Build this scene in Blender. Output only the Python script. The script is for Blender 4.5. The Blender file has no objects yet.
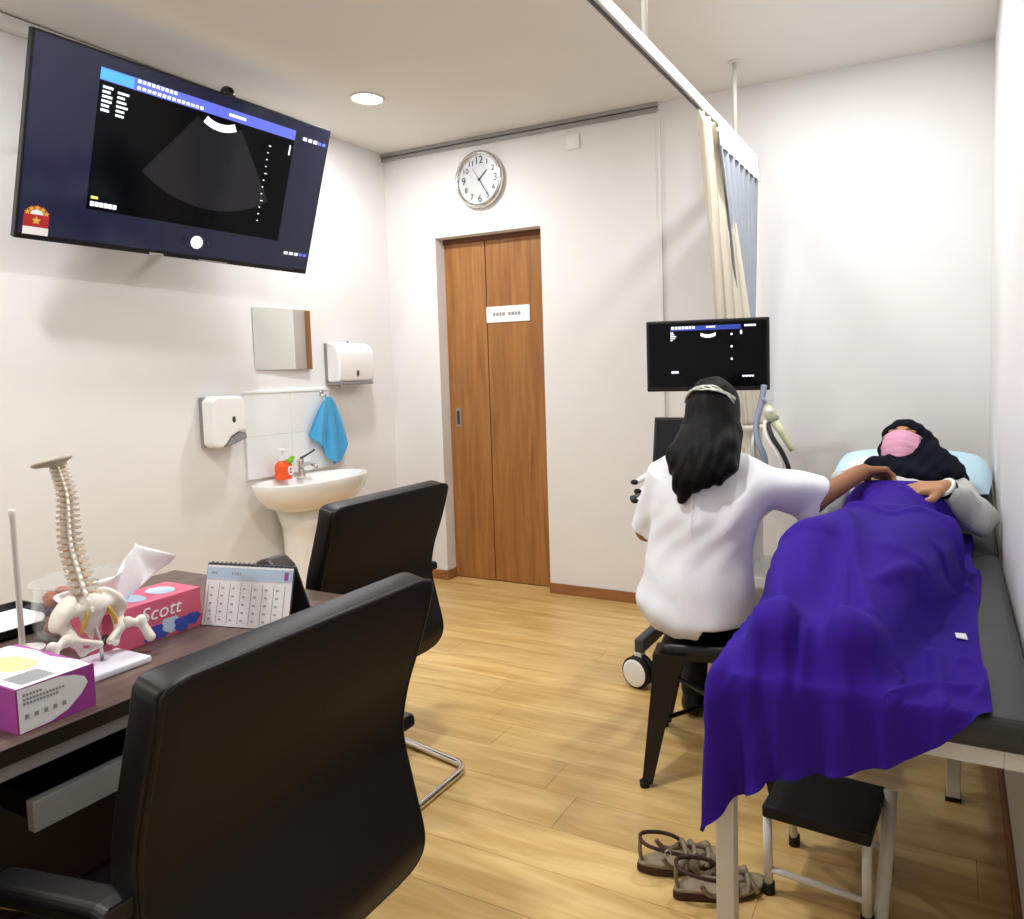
import bpy, math, random
import numpy as np
from mathutils import Vector, Matrix, Euler
random.seed(4); rng = np.random.default_rng(4)
PI = math.pi
S = bpy.context.scene
C = S.collection
# ------------------------------------------------------------------ camera, world, light, exposure
F, CX, CY, YAW, PITCH, ROLL = 740.0, 592.7, 422.2, -.4518, -.0705, -.0241
CAM = Vector((3.278, 0.0, 1.32))
RX, YB, ZC, YF = 3.435, 3.784, 2.717, -1.35        # right wall, back wall, ceiling, wall behind the camera
def _cam():
    fw = Vector((math.sin(YAW)*math.cos(PITCH), math.cos(YAW)*math.cos(PITCH), math.sin(PITCH)))
    rt = Vector((math.cos(YAW), -math.sin(YAW), 0)); up = rt.cross(fw)
    r2 = math.cos(ROLL)*rt + math.sin(ROLL)*up; u2 = -math.sin(ROLL)*rt + math.cos(ROLL)*up
    cd = bpy.data.cameras.new('camera'); co = bpy.data.objects.new('camera', cd); C.objects.link(co)
    m = Matrix((r2, u2, -fw)).transposed().to_4x4(); m.translation = CAM; co.matrix_world = m
    cd.sensor_width = 36; cd.lens = F/1024*36; cd.clip_start = .02
    cd.shift_x = (512-CX)/1024; cd.shift_y = (CY-459.5)/1024
    S.camera = co
_cam()
w = bpy.data.worlds.new('world'); S.world = w; w.use_nodes = True
w.node_tree.nodes['Background'].inputs[0].default_value = (.9, .95, 1, 1)
w.node_tree.nodes['Background'].inputs[1].default_value = .3
S.view_settings.view_transform = 'Standard'; S.view_settings.look = 'None'
S.view_settings.exposure = .26; S.view_settings.gamma = 1; S.view_settings.use_curve_mapping = False
LIGHTS = [(.61, 2.98, 15), (2.80, 2.92, 13), (.75, 1.05, 15), (2.15, 1.45, 20), (1.0, -.6, 16)]  # desk, mid-room and behind-viewer lamps are unseen, added for the light

# ------------------------------------------------------------------ materials
def srgb(h):
    h = h.lstrip('#'); v = [int(h[i:i+2], 16)/255 for i in (0, 2, 4)]
    return tuple((c/12.92 if c <= .04045 else ((c+.055)/1.055)**2.4) for c in v)
def mat(name, col, rough=.5, metal=0, var=0, vscale=8, bump=0, bscale=60, emit=0, trans=0, ior=1.45, coat=0, sheen=0, stretch=None, alpha=1, spec=None):
    m = bpy.data.materials.new(name); m.use_nodes = True; nt = m.node_tree; b = nt.nodes['Principled BSDF']
    c = srgb(col) if isinstance(col, str) else col
    b.inputs['Base Color'].default_value = (*c, 1); b.inputs['Roughness'].default_value = rough; b.inputs['Metallic'].default_value = metal
    b.inputs['IOR'].default_value = ior; b.inputs['Transmission Weight'].default_value = trans; b.inputs['Coat Weight'].default_value = coat
    b.inputs['Sheen Weight'].default_value = sheen; b.inputs['Alpha'].default_value = alpha
    if spec is not None: b.inputs['Specular IOR Level'].default_value = spec
    if emit:
        b.inputs['Emission Color'].default_value = (*c, 1); b.inputs['Emission Strength'].default_value = emit
    if var or bump:
        tc = nt.nodes.new('ShaderNodeTexCoord'); mp = nt.nodes.new('ShaderNodeMapping'); nt.links.new(tc.outputs['Object'], mp.inputs[0])
        if stretch: mp.inputs['Scale'].default_value = stretch
    if var:
        n = nt.nodes.new('ShaderNodeTexNoise'); n.inputs['Scale'].default_value = vscale; n.inputs['Detail'].default_value = 5
        nt.links.new(mp.outputs[0], n.inputs['Vector'])
        r = nt.nodes.new('ShaderNodeValToRGB'); r.color_ramp.elements[0].position = .3; r.color_ramp.elements[1].position = .7
        r.color_ramp.elements[0].color = (*[x*(1-var) for x in c], 1); r.color_ramp.elements[1].color = (*[min(1, x*(1+var*.6)) for x in c], 1)
        nt.links.new(n.outputs[0], r.inputs[0]); nt.links.new(r.outputs[0], b.inputs['Base Color'])
    if bump:
        n2 = nt.nodes.new('ShaderNodeTexNoise'); n2.inputs['Scale'].default_value = bscale; n2.inputs['Detail'].default_value = 4
        nt.links.new(mp.outputs[0], n2.inputs['Vector'])
        bp = nt.nodes.new('ShaderNodeBump'); bp.inputs['Strength'].default_value = bump; bp.inputs['Distance'].default_value = .01
        nt.links.new(n2.outputs[0], bp.inputs['Height']); nt.links.new(bp.outputs[0], b.inputs['Normal'])
    return m
def wood(name, ca, cb, scale, rough, rnd=0.0, axis_stretch=(1, 12, 1), bump=.05, coat=0):
    m = bpy.data.materials.new(name); m.use_nodes = True; nt = m.node_tree; b = nt.nodes['Principled BSDF']; L = nt.links.new
    tc = nt.nodes.new('ShaderNodeTexCoord'); mp = nt.nodes.new('ShaderNodeMapping'); mp.inputs['Scale'].default_value = axis_stretch
    L(tc.outputs['Object'], mp.inputs[0])
    n = nt.nodes.new('ShaderNodeTexNoise'); n.inputs['Scale'].default_value = scale; n.inputs['Detail'].default_value = 8; n.inputs['Roughness'].default_value = .62; n.inputs['Distortion'].default_value = .6
    L(mp.outputs[0], n.inputs['Vector'])
    r = nt.nodes.new('ShaderNodeValToRGB'); r.color_ramp.elements[0].position = .32; r.color_ramp.elements[1].position = .68
    r.color_ramp.elements[0].color = (*srgb(ca), 1); r.color_ramp.elements[1].color = (*srgb(cb), 1)
    L(n.outputs[0], r.inputs[0]); out = r.outputs[0]
    if rnd:
        oi = nt.nodes.new('ShaderNodeObjectInfo'); mr = nt.nodes.new('ShaderNodeMapRange'); mr.inputs[3].default_value = 1-rnd; mr.inputs[4].default_value = 1+rnd*.6
        L(oi.outputs['Random'], mr.inputs[0]); h = nt.nodes.new('ShaderNodeHueSaturation'); L(mr.outputs[0], h.inputs['Value']); L(out, h.inputs['Color']); out = h.outputs[0]
    L(out, b.inputs['Base Color']); b.inputs['Roughness'].default_value = rough; b.inputs['Coat Weight'].default_value = coat; b.inputs['Coat Roughness'].default_value = .2
    bp = nt.nodes.new('ShaderNodeBump'); bp.inputs['Strength'].default_value = bump; bp.inputs['Distance'].default_value = .004; L(n.outputs[0], bp.inputs['Height']); L(bp.outputs[0], b.inputs['Normal'])
    return m
M = dict(
 wall=mat('wall_paint', '#eceae9', .75, var=.02, vscale=2, bump=.04, bscale=120),
 ceil=mat('ceiling_paint', '#e6e3dd', .85, var=.02, vscale=1.5),
 floor=wood('laminate_plank', '#c39856', '#e6c685', 2.6, .36, .10, (.7, 6.5, 1), .02, .05),
 sub=mat('subfloor', '#5a4426', .8, var=.1),
 base=wood('baseboard_wood', '#8a5a33', '#a8723f', 5, .5, 0, (1, 6, 6)),
 door=wood('door_veneer', '#8f5a2a', '#b07a40', 4, .42, .04, (7, 7, .5), .03),
 doordark=mat('door_edge_and_shade', '#5e3513', .5, var=.15),
 white=mat('white_plastic', '#f1f1f0', .35, var=.01, vscale=20),
 porc=mat('white_porcelain', '#f3f2ef', .12, var=.01, coat=.5),
 tile=mat('white_tile', '#eef1f1', .15, var=.015, vscale=6, coat=.3),
 grey=mat('grey_plastic', '#8e8d8d', .4, var=.05), dgrey=mat('dark_grey_plastic', '#3e4144', .45, var=.08),
 lgrey=mat('light_grey_metal', '#b9b8b5', .4, .3, var=.05),
 black=mat('black_plastic', '#070708', .35, var=.1), gloss=mat('gloss_black', '#050506', .1, coat=.3),
 screenoff=mat('dark_screen_glass', '#0a0b14', .08, coat=.4),
 leather=mat('black_leather', '#0f0d0d', .42, var=.12, vscale=30, bump=.06, bscale=260, spec=.35),
 leather2=mat('black_leather_back', '#0e0b09', .5, spec=.3, var=.12, vscale=14, bump=.1, bscale=260),
 chrome=mat('chrome', '#d9d7d3', .12, 1), steel=mat('brushed_steel', '#c3c3c1', .3, 1, bump=.03, bscale=80, stretch=(1, 20, 1)),
 silver=mat('silver_trim', '#a9a9a8', .35, .7, var=.04), alu=mat('pale_aluminium', '#b4b4b1', .35, .25, var=.05), mirror=mat('mirror_glass', '#e9ece8', .02, 1),
 desk=wood('dark_walnut', '#4b3a33', '#6d574d', 5, .42, 0, (9, .7, 3), .05), deskedge=mat('desk_edge_dark', '#2a201c', .45, var=.12, vscale=10),
 purple=mat('purple_cotton', '#34168a', .85, var=.06, vscale=25, bump=.18, bscale=420, spec=.2),
 coat=mat('white_coat_cotton', '#eeeef2', .8, var=.015, vscale=10, bump=.18, bscale=340),
 hair=mat('black_hair', '#030202', .5, spec=.18, var=.3, vscale=12, bump=.3, bscale=40, stretch=(6, 6, .6)),
 skinA=mat('tan_skin', '#9a6a48', .55, var=.06, vscale=12, bump=.06, bscale=150), skinB=mat('light_brown_skin', '#bd8a63', .55, var=.06, vscale=12, bump=.06, bscale=150),
 navy=mat('navy_scarf', '#040718', .9, var=.15, vscale=14, bump=.12, bscale=200, spec=.2),
 greycloth=mat('pale_grey_cloth', '#c3c4c0', .85, var=.06, vscale=12, bump=.25, bscale=200),
 darkcloth=mat('dark_trousers', '#16161a', .85, var=.1),
 pink=mat('pink_mask', '#e9a9c6', .75, var=.04, vscale=20, bump=.15, bscale=300), band=mat('silver_headband', '#c9c8bf', .3, .6, var=.15, vscale=60),
 pillow=mat('pale_blue_pillow', '#c5e2f1', .8, var=.03, bump=.12, bscale=150), paper=mat('white_paper', '#f4f4f5', .7, var=.01),
 vinyl=mat('dark_grey_vinyl', '#2e3030', .4, var=.06, vscale=20, bump=.08, bscale=200), powder=mat('white_powder_coat', '#dedbd4', .4, var=.02),
 rubber=mat('black_rubber', '#0c0c0c', .7, var=.1),
 cream=mat('cream_curtain', '#e8e0cd', .85, var=.03, vscale=20, bump=.15, bscale=250), bluegrey=mat('blue_grey_curtain', '#a9afb9', .85, var=.04, vscale=20, bump=.15, bscale=250),
 hookwhite=mat('curtain_tape', '#f4f4f2', .6, var=.01),
 towel=mat('blue_towel', '#4aa9dc', .9, var=.08, vscale=25, bump=.4, bscale=220, sheen=.3),
 bone=mat('ivory_bone', '#f0e9dc', .45, var=.05, vscale=30), boneplate=mat('grey_bone', '#b7ab9b', .5, var=.08, vscale=20), disc=mat('spine_disc', '#e0b184', .5, var=.1),
 nerve=mat('yellow_nerve', '#e0b242', .45, var=.05), maroon=mat('dark_maroon', '#2c1420', .4, var=.2),
 orange=mat('orange_plastic', '#f0561d', .35, var=.04), green=mat('leaf_green', '#7fb52b', .45, var=.05),
 glass=mat('clear_glass', '#dfe6e2', .03, alpha=.16),
 magenta=mat('magenta_card', '#a8459d', .45, var=.03), pinkbox=mat('pink_card', '#d8637f', .45, var=.05), tissue=mat('tissue_paper', '#f5f4f3', .85, var=.02, bump=.1, bscale=90),
 blueprint=mat('blue_print', '#3a4fb0', .5, var=.35, vscale=60), lblue=mat('pale_blue_print', '#b9cfe6', .5, var=.05), greyprint=mat('grey_print', '#9a9a9f', .6), yellow=mat('yellow_print', '#efe19a', .6, var=.1),
 red=mat('red_print', '#b3262b', .5), gold=mat('gold_print', '#e3b53c', .5), padlilac=mat('white_lilac_base', '#e9eaf6', .3),
 rust=mat('rust_wrapper', '#a8522f', .4, var=.3, vscale=40), plum=mat('plum_wrapper', '#45305a', .35, var=.3, vscale=40),
 clockface=mat('silver_clock_face', '#dfe3e5', .25, .35, var=.04, vscale=3), taupe=mat('taupe_leather', '#857460', .5, var=.12, vscale=30, bump=.15, bscale=150), sole=mat('dark_brown_sole', '#3d241b', .6, var=.1), insole=mat('insole', '#96856c', .55, var=.1, vscale=25),
 probe=mat('cream_green_probe', '#c6c8a3', .45, var=.05), cable=mat('black_cable', '#101012', .5), wcable=mat('white_cable', '#e6e4dc', .5), greyblue=mat('grey_blue_cable', '#7c8598', .5), brownfuzz=mat('dark_brown_plastic', '#2e2420', .4, var=.15),
 scr_navy=mat('screen_navy', '#1c1e34', .1, emit=.6), scr_black=mat('screen_black', '#05060a', .1, emit=.2, spec=.18), scr_blue=mat('screen_blue', '#5a66cf', .12, emit=.8), scr_cyan=mat('screen_cyan', '#4b9ce6', .12, emit=.9), scr_white=mat('screen_white', '#dfe6f6', .12, emit=1.0), scr_fan=mat('screen_fan', '#17171f', .12, emit=.4, var=.2, vscale=6), scr_dim=mat('screen_dim', '#0d0e16', .12, emit=.2, spec=.25), scr_blue2=mat('screen_dark_blue', '#2f3f94', .12, emit=.6),
 scr_yel=mat('screen_yellow', '#d8d06a', .12, emit=.8),
 lamp=mat('lamp_diffuser', '#fff6e8', .5, emit=14),
)

# ------------------------------------------------------------------ helpers
ORG = {}
def setp(o, label=None, cat=None, group=None, kind=None):
    if label: o['label'] = label
    if cat: o['category'] = cat
    if group: o['group'] = group
    if kind: o['kind'] = kind
    return o
def thing(name, label, cat, loc=(0, 0, 0), rot=(0, 0, 0), group=None):
    o = bpy.data.objects.new(name, None); C.objects.link(o); o.location = loc; o.rotation_euler = rot; o.empty_display_size = .05
    ORG[o.name] = Vector(loc) if tuple(rot) == (0, 0, 0) else None
    return setp(o, label, cat, group)
def mesh_obj(name, V, Fc, m, parent=None, smooth=False, bevel=0, bseg=2, sub=0, local=False, world_origin=False):
    V = np.asarray(V, float)
    me = bpy.data.meshes.new(name)
    loc = Vector((0, 0, 0))
    if parent is not None:
        r = parent
        while r.parent: r = r.parent
        off = ORG.get(r.name)
        if off is not None and not local: V = V - np.array(off)
    elif not world_origin:
        lo, hi = V.min(0), V.max(0); loc = Vector(((lo[0]+hi[0])/2, (lo[1]+hi[1])/2, lo[2])); V = V - np.array(loc)
    if isinstance(Fc, np.ndarray) and Fc.ndim == 2:
        n, k = Fc.shape; me.vertices.add(len(V)); me.vertices.foreach_set('co', V.ravel()); me.loops.add(n*k); me.loops.foreach_set('vertex_index', Fc.ravel().astype(np.int32))
        me.polygons.add(n); me.polygons.foreach_set('loop_start', np.arange(0, n*k, k, dtype=np.int32)); me.update(calc_edges=True)
    else: me.from_pydata([tuple(v) for v in V], [], Fc)
    me.validate(); me.materials.append(m)
    if smooth: me.polygons.foreach_set('use_smooth', [True]*len(me.polygons))
    o = bpy.data.objects.new(name, me); C.objects.link(o); o.location = loc
    if parent is not None: o.parent = parent
    ORG[o.name] = loc
    if bevel:
        b = o.modifiers.new('bevel', 'BEVEL'); b.width = bevel; b.segments = bseg; b.limit_method = 'ANGLE'; b.angle_limit = .6
    if sub:
        s = o.modifiers.new('sub', 'SUBSURF'); s.levels = sub; s.render_levels = sub
    return o
class B:
    def __init__(s): s.v = []; s.f = []
    def add(s, V, Fc):
        k = len(s.v); s.v += [tuple(map(float, p)) for p in V]; s.f += [tuple(i+k for i in f) for f in Fc]; return s
    def box(s, a, b, R=None, c=None):
        V = [(x, y, z) for z in (a[2], b[2]) for y in (a[1], b[1]) for x in (a[0], b[0])]
        if R is not None: V = [tuple(R @ (Vector(p)-Vector(c)) + Vector(c)) for p in V]
        return s.add(V, [(0, 2, 3, 1), (4, 5, 7, 6), (0, 1, 5, 4), (2, 6, 7, 3), (0, 4, 6, 2), (1, 3, 7, 5)])
    def quad(s, a, b, c, d): return s.add([a, b, c, d], [(0, 1, 2, 3)])
    def prism(s, poly, f0, f1):                     # poly 2D points, f0/f1 map (u,v)->3D for two caps
        n = len(poly); V = [f0(*p) for p in poly]+[f1(*p) for p in poly]
        return s.add(V, [tuple(range(n))[::-1], tuple(range(n, 2*n))]+[(i, (i+1) % n, n+(i+1) % n, n+i) for i in range(n)])
    def rings(s, R, cap=True, closed=True):
        n = len(R[0]); V = [p for r in R for p in r]; Fc = []
        for j in range(len(R)-1):
            for i in range(n if closed else n-1):
                a = j*n+i; b = j*n+(i+1) % n; Fc.append((a, b, b+n, a+n))
        if cap: Fc += [tuple(range(n))[::-1], tuple(range((len(R)-1)*n, len(R)*n))]
        return s.add(V, Fc)
    def lathe(s, c, prof, axis=(0, 0, 1), n=24, cap=True):
        ax = Vector(axis).normalized(); q = ax.to_track_quat('Z', 'Y'); c = Vector(c)
        return s.rings([[c + q @ Vector((r*math.cos(2*PI*i/n), r*math.sin(2*PI*i/n), h)) for i in range(n)] for r, h in prof], cap)
    def tube(s, pts, r, n=10, closed=False, flat=1.0):
        P = [Vector(p) for p in pts]; N = len(P); rr = r if isinstance(r, (list, tuple)) else [r]*N
        R = []; prev = None
        for i in range(N):
            if closed: t = P[(i+1) % N]-P[i-1]
            else: t = P[min(i+1, N-1)]-P[max(i-1, 0)]
            t.normalize()
            if prev is None:
                a = Vector((0, 0, 1)) if abs(t.z) < .9 else Vector((1, 0, 0)); x = t.cross(a).normalized()
            else: x = (prev - t*prev.dot(t)).normalized()
            prev = x; y = t.cross(x)
            R.append([P[i]+(x*math.cos(2*PI*k/n)+y*math.sin(2*PI*k/n)*flat)*rr[i] for k in range(n)])
        if closed: R.append(R[0])
        return s.rings(R, not closed)
    def sphere(s, c, r, n=14, m=8, R=None):
        r = (r, r, r) if not hasattr(r, '__len__') else r; V = []; Fc = []
        for j in range(m+1):
            th = PI*j/m
            for i in range(n):
                p = Vector((r[0]*math.sin(th)*math.cos(2*PI*i/n), r[1]*math.sin(th)*math.sin(2*PI*i/n), r[2]*math.cos(th)))
                if R is not None: p = R @ p
                V.append(Vector(c)+p)
        for j in range(m):
            for i in range(n): Fc.append((j*n+i, (j+1)*n+i, (j+1)*n+(i+1) % n, j*n+(i+1) % n))
        return s.add(V, Fc)
    def make(s, name, m, parent=None, **k): return mesh_obj(name, s.v, s.f, m, parent, **k)
def smoothpath(pts, n=6, closed=False):
    P = [Vector(p) for p in pts]; N = len(P); out = []
    for i in range(N if closed else N-1):
        g = (lambda k: P[k % N]) if closed else (lambda k: P[max(0, min(N-1, k))])
        p0, p1, p2, p3 = g(i-1), g(i), g(i+1), g(i+2)
        for k in range(n):
            t = k/n; out.append(.5*((2*p1)+(p2-p0)*t+(2*p0-5*p1+4*p2-p3)*t*t+(3*p1-p0-3*p2+p3)*t**3))
    if not closed: out.append(P[-1])
    return out
def roundcorners(pts, r, n=6):
    P = [Vector(p) for p in pts]; out = [P[0]]
    for i in range(1, len(P)-1):
        a = (P[i-1]-P[i]); b = (P[i+1]-P[i]); d = min(r, a.length/2, b.length/2); A = P[i]+a.normalized()*d; D = P[i]+b.normalized()*d
        for k in range(n+1):
            t = k/n; out.append(A*(1-t)**2+P[i]*2*t*(1-t)+D*t*t)
    return out+[P[-1]]
def struct(name, b, m, label, parent=None, **k):
    o = b.make(name, m, parent, world_origin=True, **k)
    return setp(o, label, None, None, 'structure')
def text_part(txt, size, m, parent, Rm, pos, ext=.0004, name='lettering', shear=0, spacing=1):
    cu = bpy.data.curves.new('t', 'FONT'); cu.body = txt; cu.size = size; cu.align_x = 'CENTER'; cu.align_y = 'CENTER'; cu.extrude = ext; cu.shear = shear; cu.space_character = spacing; cu.resolution_u = 3
    to = bpy.data.objects.new('t', cu); C.objects.link(to); bpy.context.view_layer.update()
    me = bpy.data.meshes.new_from_object(to.evaluated_get(bpy.context.evaluated_depsgraph_get())); bpy.data.objects.remove(to)
    V = [Rm @ v.co + Vector(pos) for v in me.vertices]; Fc = [tuple(p.vertices) for p in me.polygons]
    bpy.data.meshes.remove(me); return V, Fc
def axes(x, z):                                     # rotation whose local X -> x, local Y(text up) -> z, local Z -> out
    x = Vector(x).normalized(); z = Vector(z).normalized(); return Matrix((x, z, x.cross(z))).transposed()
def copy_tree(o, parent=None):
    c = o.copy(); C.objects.link(c); c.parent = parent
    for ch in list(o.children): copy_tree(ch, c)
    return c

# ---- signed distance modelling of soft bodies, meshed with surface nets
def cap(a, b, ra, rb=None, k=.02): return ('c', np.array(a, float), np.array(b, float), ra, ra if rb is None else rb, k)
def flat(a, b, ra, rb=None, k=.01): return ('f', np.array(a, float), np.array(b, float), ra, ra if rb is None else rb, k)
def ell(c, r, R=None, k=.02): return ('e', np.array(c, float), np.array(r, float), np.eye(3) if R is None else np.array(R, float), None, k)
def dist(p, X, Y, Z):
    if p[0] in 'cf':
        a, b = p[1], p[2]; ab = b-a; L2 = ab@ab; x, y, z = X-a[0], Y-a[1], Z-a[2]
        t = (x*ab[0]+y*ab[1]+z*ab[2])/L2; tc = np.clip(t, 0, 1); r = p[3]+(p[4]-p[3])*tc
        if p[0] == 'c': return np.sqrt((x-ab[0]*tc)**2+(y-ab[1]*tc)**2+(z-ab[2]*tc)**2)-r
        rad = np.sqrt(np.maximum((x-ab[0]*t)**2+(y-ab[1]*t)**2+(z-ab[2]*t)**2, 1e-9))-r; ax = (np.abs(t-.5)-.5)*math.sqrt(L2)
        return np.maximum(rad, ax)
    R = p[3]; x, y, z = X-p[1][0], Y-p[1][1], Z-p[1][2]
    q = [(R[0, i]*x+R[1, i]*y+R[2, i]*z)/p[2][i] for i in range(3)]
    k0 = np.sqrt(q[0]**2+q[1]**2+q[2]**2)+1e-6; k1 = np.sqrt(sum((q[i]/p[2][i])**2 for i in range(3)))+1e-6
    return k0*(k0-1)/k1
def soft(prims, h, disp=None, cut=None):
    lo = np.full(3, 9.); hi = np.full(3, -9.); bbs = []
    for p in prims:
        if p[0] in 'cf': rm = max(p[3], p[4]); l = np.minimum(p[1], p[2])-rm; u = np.maximum(p[1], p[2])+rm
        else: rm = p[2].max(); l = p[1]-rm; u = p[1]+rm
        bbs.append((l, u)); lo = np.minimum(lo, l); hi = np.maximum(hi, u)
    lo -= .03; hi += .03; n = np.ceil((hi-lo)/h).astype(int)+1
    D = np.full(n, .5, np.float32); ax = [lo[i]+h*np.arange(n[i], dtype=np.float32) for i in range(3)]
    for p, (l, u) in zip(prims, bbs):
        i0 = np.maximum(((l-.05-lo)/h).astype(int), 0); i1 = np.minimum(((u+.05-lo)/h).astype(int)+2, n)
        sl = tuple(slice(a, b) for a, b in zip(i0, i1))
        X = ax[0][sl[0]][:, None, None]; Y = ax[1][sl[1]][None, :, None]; Z = ax[2][sl[2]][None, None, :]
        d = dist(p, X, Y, Z).astype(np.float32); o = D[sl]; k = p[5]; t = np.clip(.5+.5*(o-d)/k, 0, 1)
        D[sl] = o*(1-t)+d*t-k*t*(1-t)
    if disp is not None or cut is not None:
        X = ax[0][:, None, None]; Y = ax[1][None, :, None]; Z = ax[2][None, None, :]
        if disp is not None: D = D + disp(X, Y, Z)
        if cut is not None: D = np.maximum(D, cut(X, Y, Z))
    D[0] = D[-1] = .1; D[:, 0] = D[:, -1] = .1; D[:, :, 0] = D[:, :, -1] = .1
    s = D < 0; m = tuple(x-1 for x in D.shape); cnt = np.zeros(m, np.uint8)
    off = [(a, b, c) for a in (0, 1) for b in (0, 1) for c in (0, 1)]
    sub = lambda A, o: A[o[0]:o[0]+m[0], o[1]:o[1]+m[1], o[2]:o[2]+m[2]]
    for o in off: cnt += sub(s, o)
    act = (cnt > 0) & (cnt < 8); idx = np.full(m, -1, np.int64); I = np.argwhere(act); idx[act] = np.arange(len(I))
    acc = np.zeros((len(I), 3)); num = np.zeros(len(I))
    for o in off:
        for a in range(3):
            if o[a]: continue
            o2 = list(o); o2[a] = 1
            A = D[I[:, 0]+o[0], I[:, 1]+o[1], I[:, 2]+o[2]]; Bv = D[I[:, 0]+o2[0], I[:, 1]+o2[1], I[:, 2]+o2[2]]
            x = (A < 0) != (Bv < 0); t = A[x]/(A[x]-Bv[x]); P = np.tile(np.array(o, float), (x.sum(), 1)); P[:, a] = t; acc[x] += P; num[x] += 1
    V = lo + h*(I+acc/num[:, None]); Q = []
    for a in range(3):
        b, c = (a+1) % 3, (a+2) % 3
        s0 = [slice(None)]*3; s1 = [slice(None)]*3; s0[a] = slice(0, -1); s1[a] = slice(1, None)
        ch = s[tuple(s0)] != s[tuple(s1)]; E = np.argwhere(ch); E = E[(E[:, b] > 0) & (E[:, c] > 0) & (E[:, b] < m[b]) & (E[:, c] < m[c])]
        neg = s[tuple(E.T)]
        def cell(db, dc):
            e = E.copy(); e[:, b] += db; e[:, c] += dc; return idx[tuple(e.T)]
        q = np.stack([cell(-1, -1), cell(0, -1), cell(0, 0), cell(-1, 0)], 1); q[~neg] = q[~neg][:, ::-1]; Q.append(q)
    return V, np.concatenate(Q)

# ------------------------------------------------------------------ the room
fl = struct('floor', B().box((-.1, YF-.1, -.12), (RX+.1, YB+.2, -.012)), M['sub'], 'light oak laminate plank floor')
pw = .165; y = YF; r = 0
while y < YB+.09:
    x = -random.uniform(0, 1.0); y1 = min(y+pw-.0012, YB+.1)
    while x < RX:
        L = 1.22; x0 = max(0, x); x1 = min(RX, x+L-.0012)
        if x1-x0 > .03:
            p = mesh_obj('plank', [(a, b, c) for c in (-.012, 0) for b in (y, y1) for a in (x0, x1)], [(0, 2, 3, 1), (4, 5, 7, 6), (0, 1, 5, 4), (2, 6, 7, 3), (0, 4, 6, 2), (1, 3, 7, 5)], M['floor'], fl)
        x += L
    y += pw; r += 1
struct('ceiling', B().box((-.1, YF-.1, ZC), (RX+.1, YB+.2, ZC+.1)), M['ceil'], 'plain off-white ceiling')
struct('wall_left', B().box((-.1, YF-.1, 0), (0, YB+.2, ZC)), M['wall'], 'white painted left wall')
struct('wall_right', B().box((RX, YF-.1, 0), (RX+.1, YB+.2, ZC)), M['wall'], 'white painted right wall')
struct('wall_front', B().box((0, YF-.1, 0), (RX, YF, ZC)), M['wall'], 'white painted wall behind the viewer')
DX0, DX1, DZ, DY = .384, 1.136, 2.158, 3.87
struct('wall_back', B().box((0, YB, 0), (DX0, YB+.2, ZC)).box((DX1, YB, 0), (RX, YB+.2, ZC)).box((DX0, YB, DZ), (DX1, YB+.2, ZC)), M['wall'], 'white painted back wall with a recessed doorway')
dr = B().box((DX0, DY+.012, 0.0), (DX1, DY+.05, DZ))
door = struct('door_1', dr, M['doordark'], 'closed brown wood-veneer sliding door')
B().box((DX0+.002, DY, .006), (.688, DY+.03, DZ-.03)).make('door_leaf', M['door'], door, bevel=.002)
B().box((.694, DY, .006), (DX1-.012, DY+.03, DZ-.03)).make('door_leaf', M['door'], door, bevel=.002)
B().box((DX0, DY-.01, DZ-.03), (DX1, DY+.02, DZ)).make('head_shade_strip', M['doordark'], door)  # dark strip along the door top paints in the header's shadow
hd = B().box((.432, DY-.003, .975), (.468, DY+.002, 1.10)).make('door_handle', M['steel'], door, bevel=.002)
B().box((.440, DY-.0045, .995), (.460, DY-.0028, 1.08)).make('finger_recess', M['dgrey'], hd)
sg = B().box((.692, DY-.006, 1.625), (1.0, DY-.0005, 1.722)).make('door_sign', M['paper'])
setp(sg, 'white paper name sign stuck on the brown door', 'sign')
g = B()
for i, (a, b) in enumerate([(.74, .756), (.762, .78), (.786, .80), (.806, .826), (.85, .868), (.873, .893), (.898, .912), (.917, .935)]): g.box((a, DY-.0068, 1.664), (b, DY-.0061, 1.684))
setp(g.make('faded_lettering', M['greyprint'], sg), kind='stuff')
BH, BT = .062, .012
struct('baseboard_back', B().box((DX1, YB-BT, 0), (RX, YB, BH)).box((0, YB-BT, 0), (DX0+BT, YB, BH)).box((DX0, YB, 0), (DX0+BT, DY, BH)), M['base'], 'brown wooden skirting along the back wall', bevel=.003)
struct('baseboard_left', B().box((0, YF, 0), (BT, YB-BT, BH)), M['base'], 'brown wooden skirting along the left wall', bevel=.003)
struct('baseboard_right', B().box((RX-BT, YF, 0), (RX, YB-BT, BH)), M['base'], 'brown wooden skirting along the right wall', bevel=.003)
struct('trim_1', B().box((.0, YB-.03, ZC-.022), (1.875, YB, ZC)).box((.0, YB-.02, ZC-.045), (1.875, YB, ZC-.026)), M['silver'], 'grey metal channel along the top of the back wall')
struct('trim_2', B().box((1.866, YB-.014, .0), (1.884, YB, ZC)), M['wall'], 'thin white vertical trunking on the back wall')
struct('trim_3', B().box((0, 1.2, ZC-.05), (.055, 3.13, ZC-.004)), M['white'], 'white cable trunking along the top of the left wall', bevel=.004)
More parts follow.
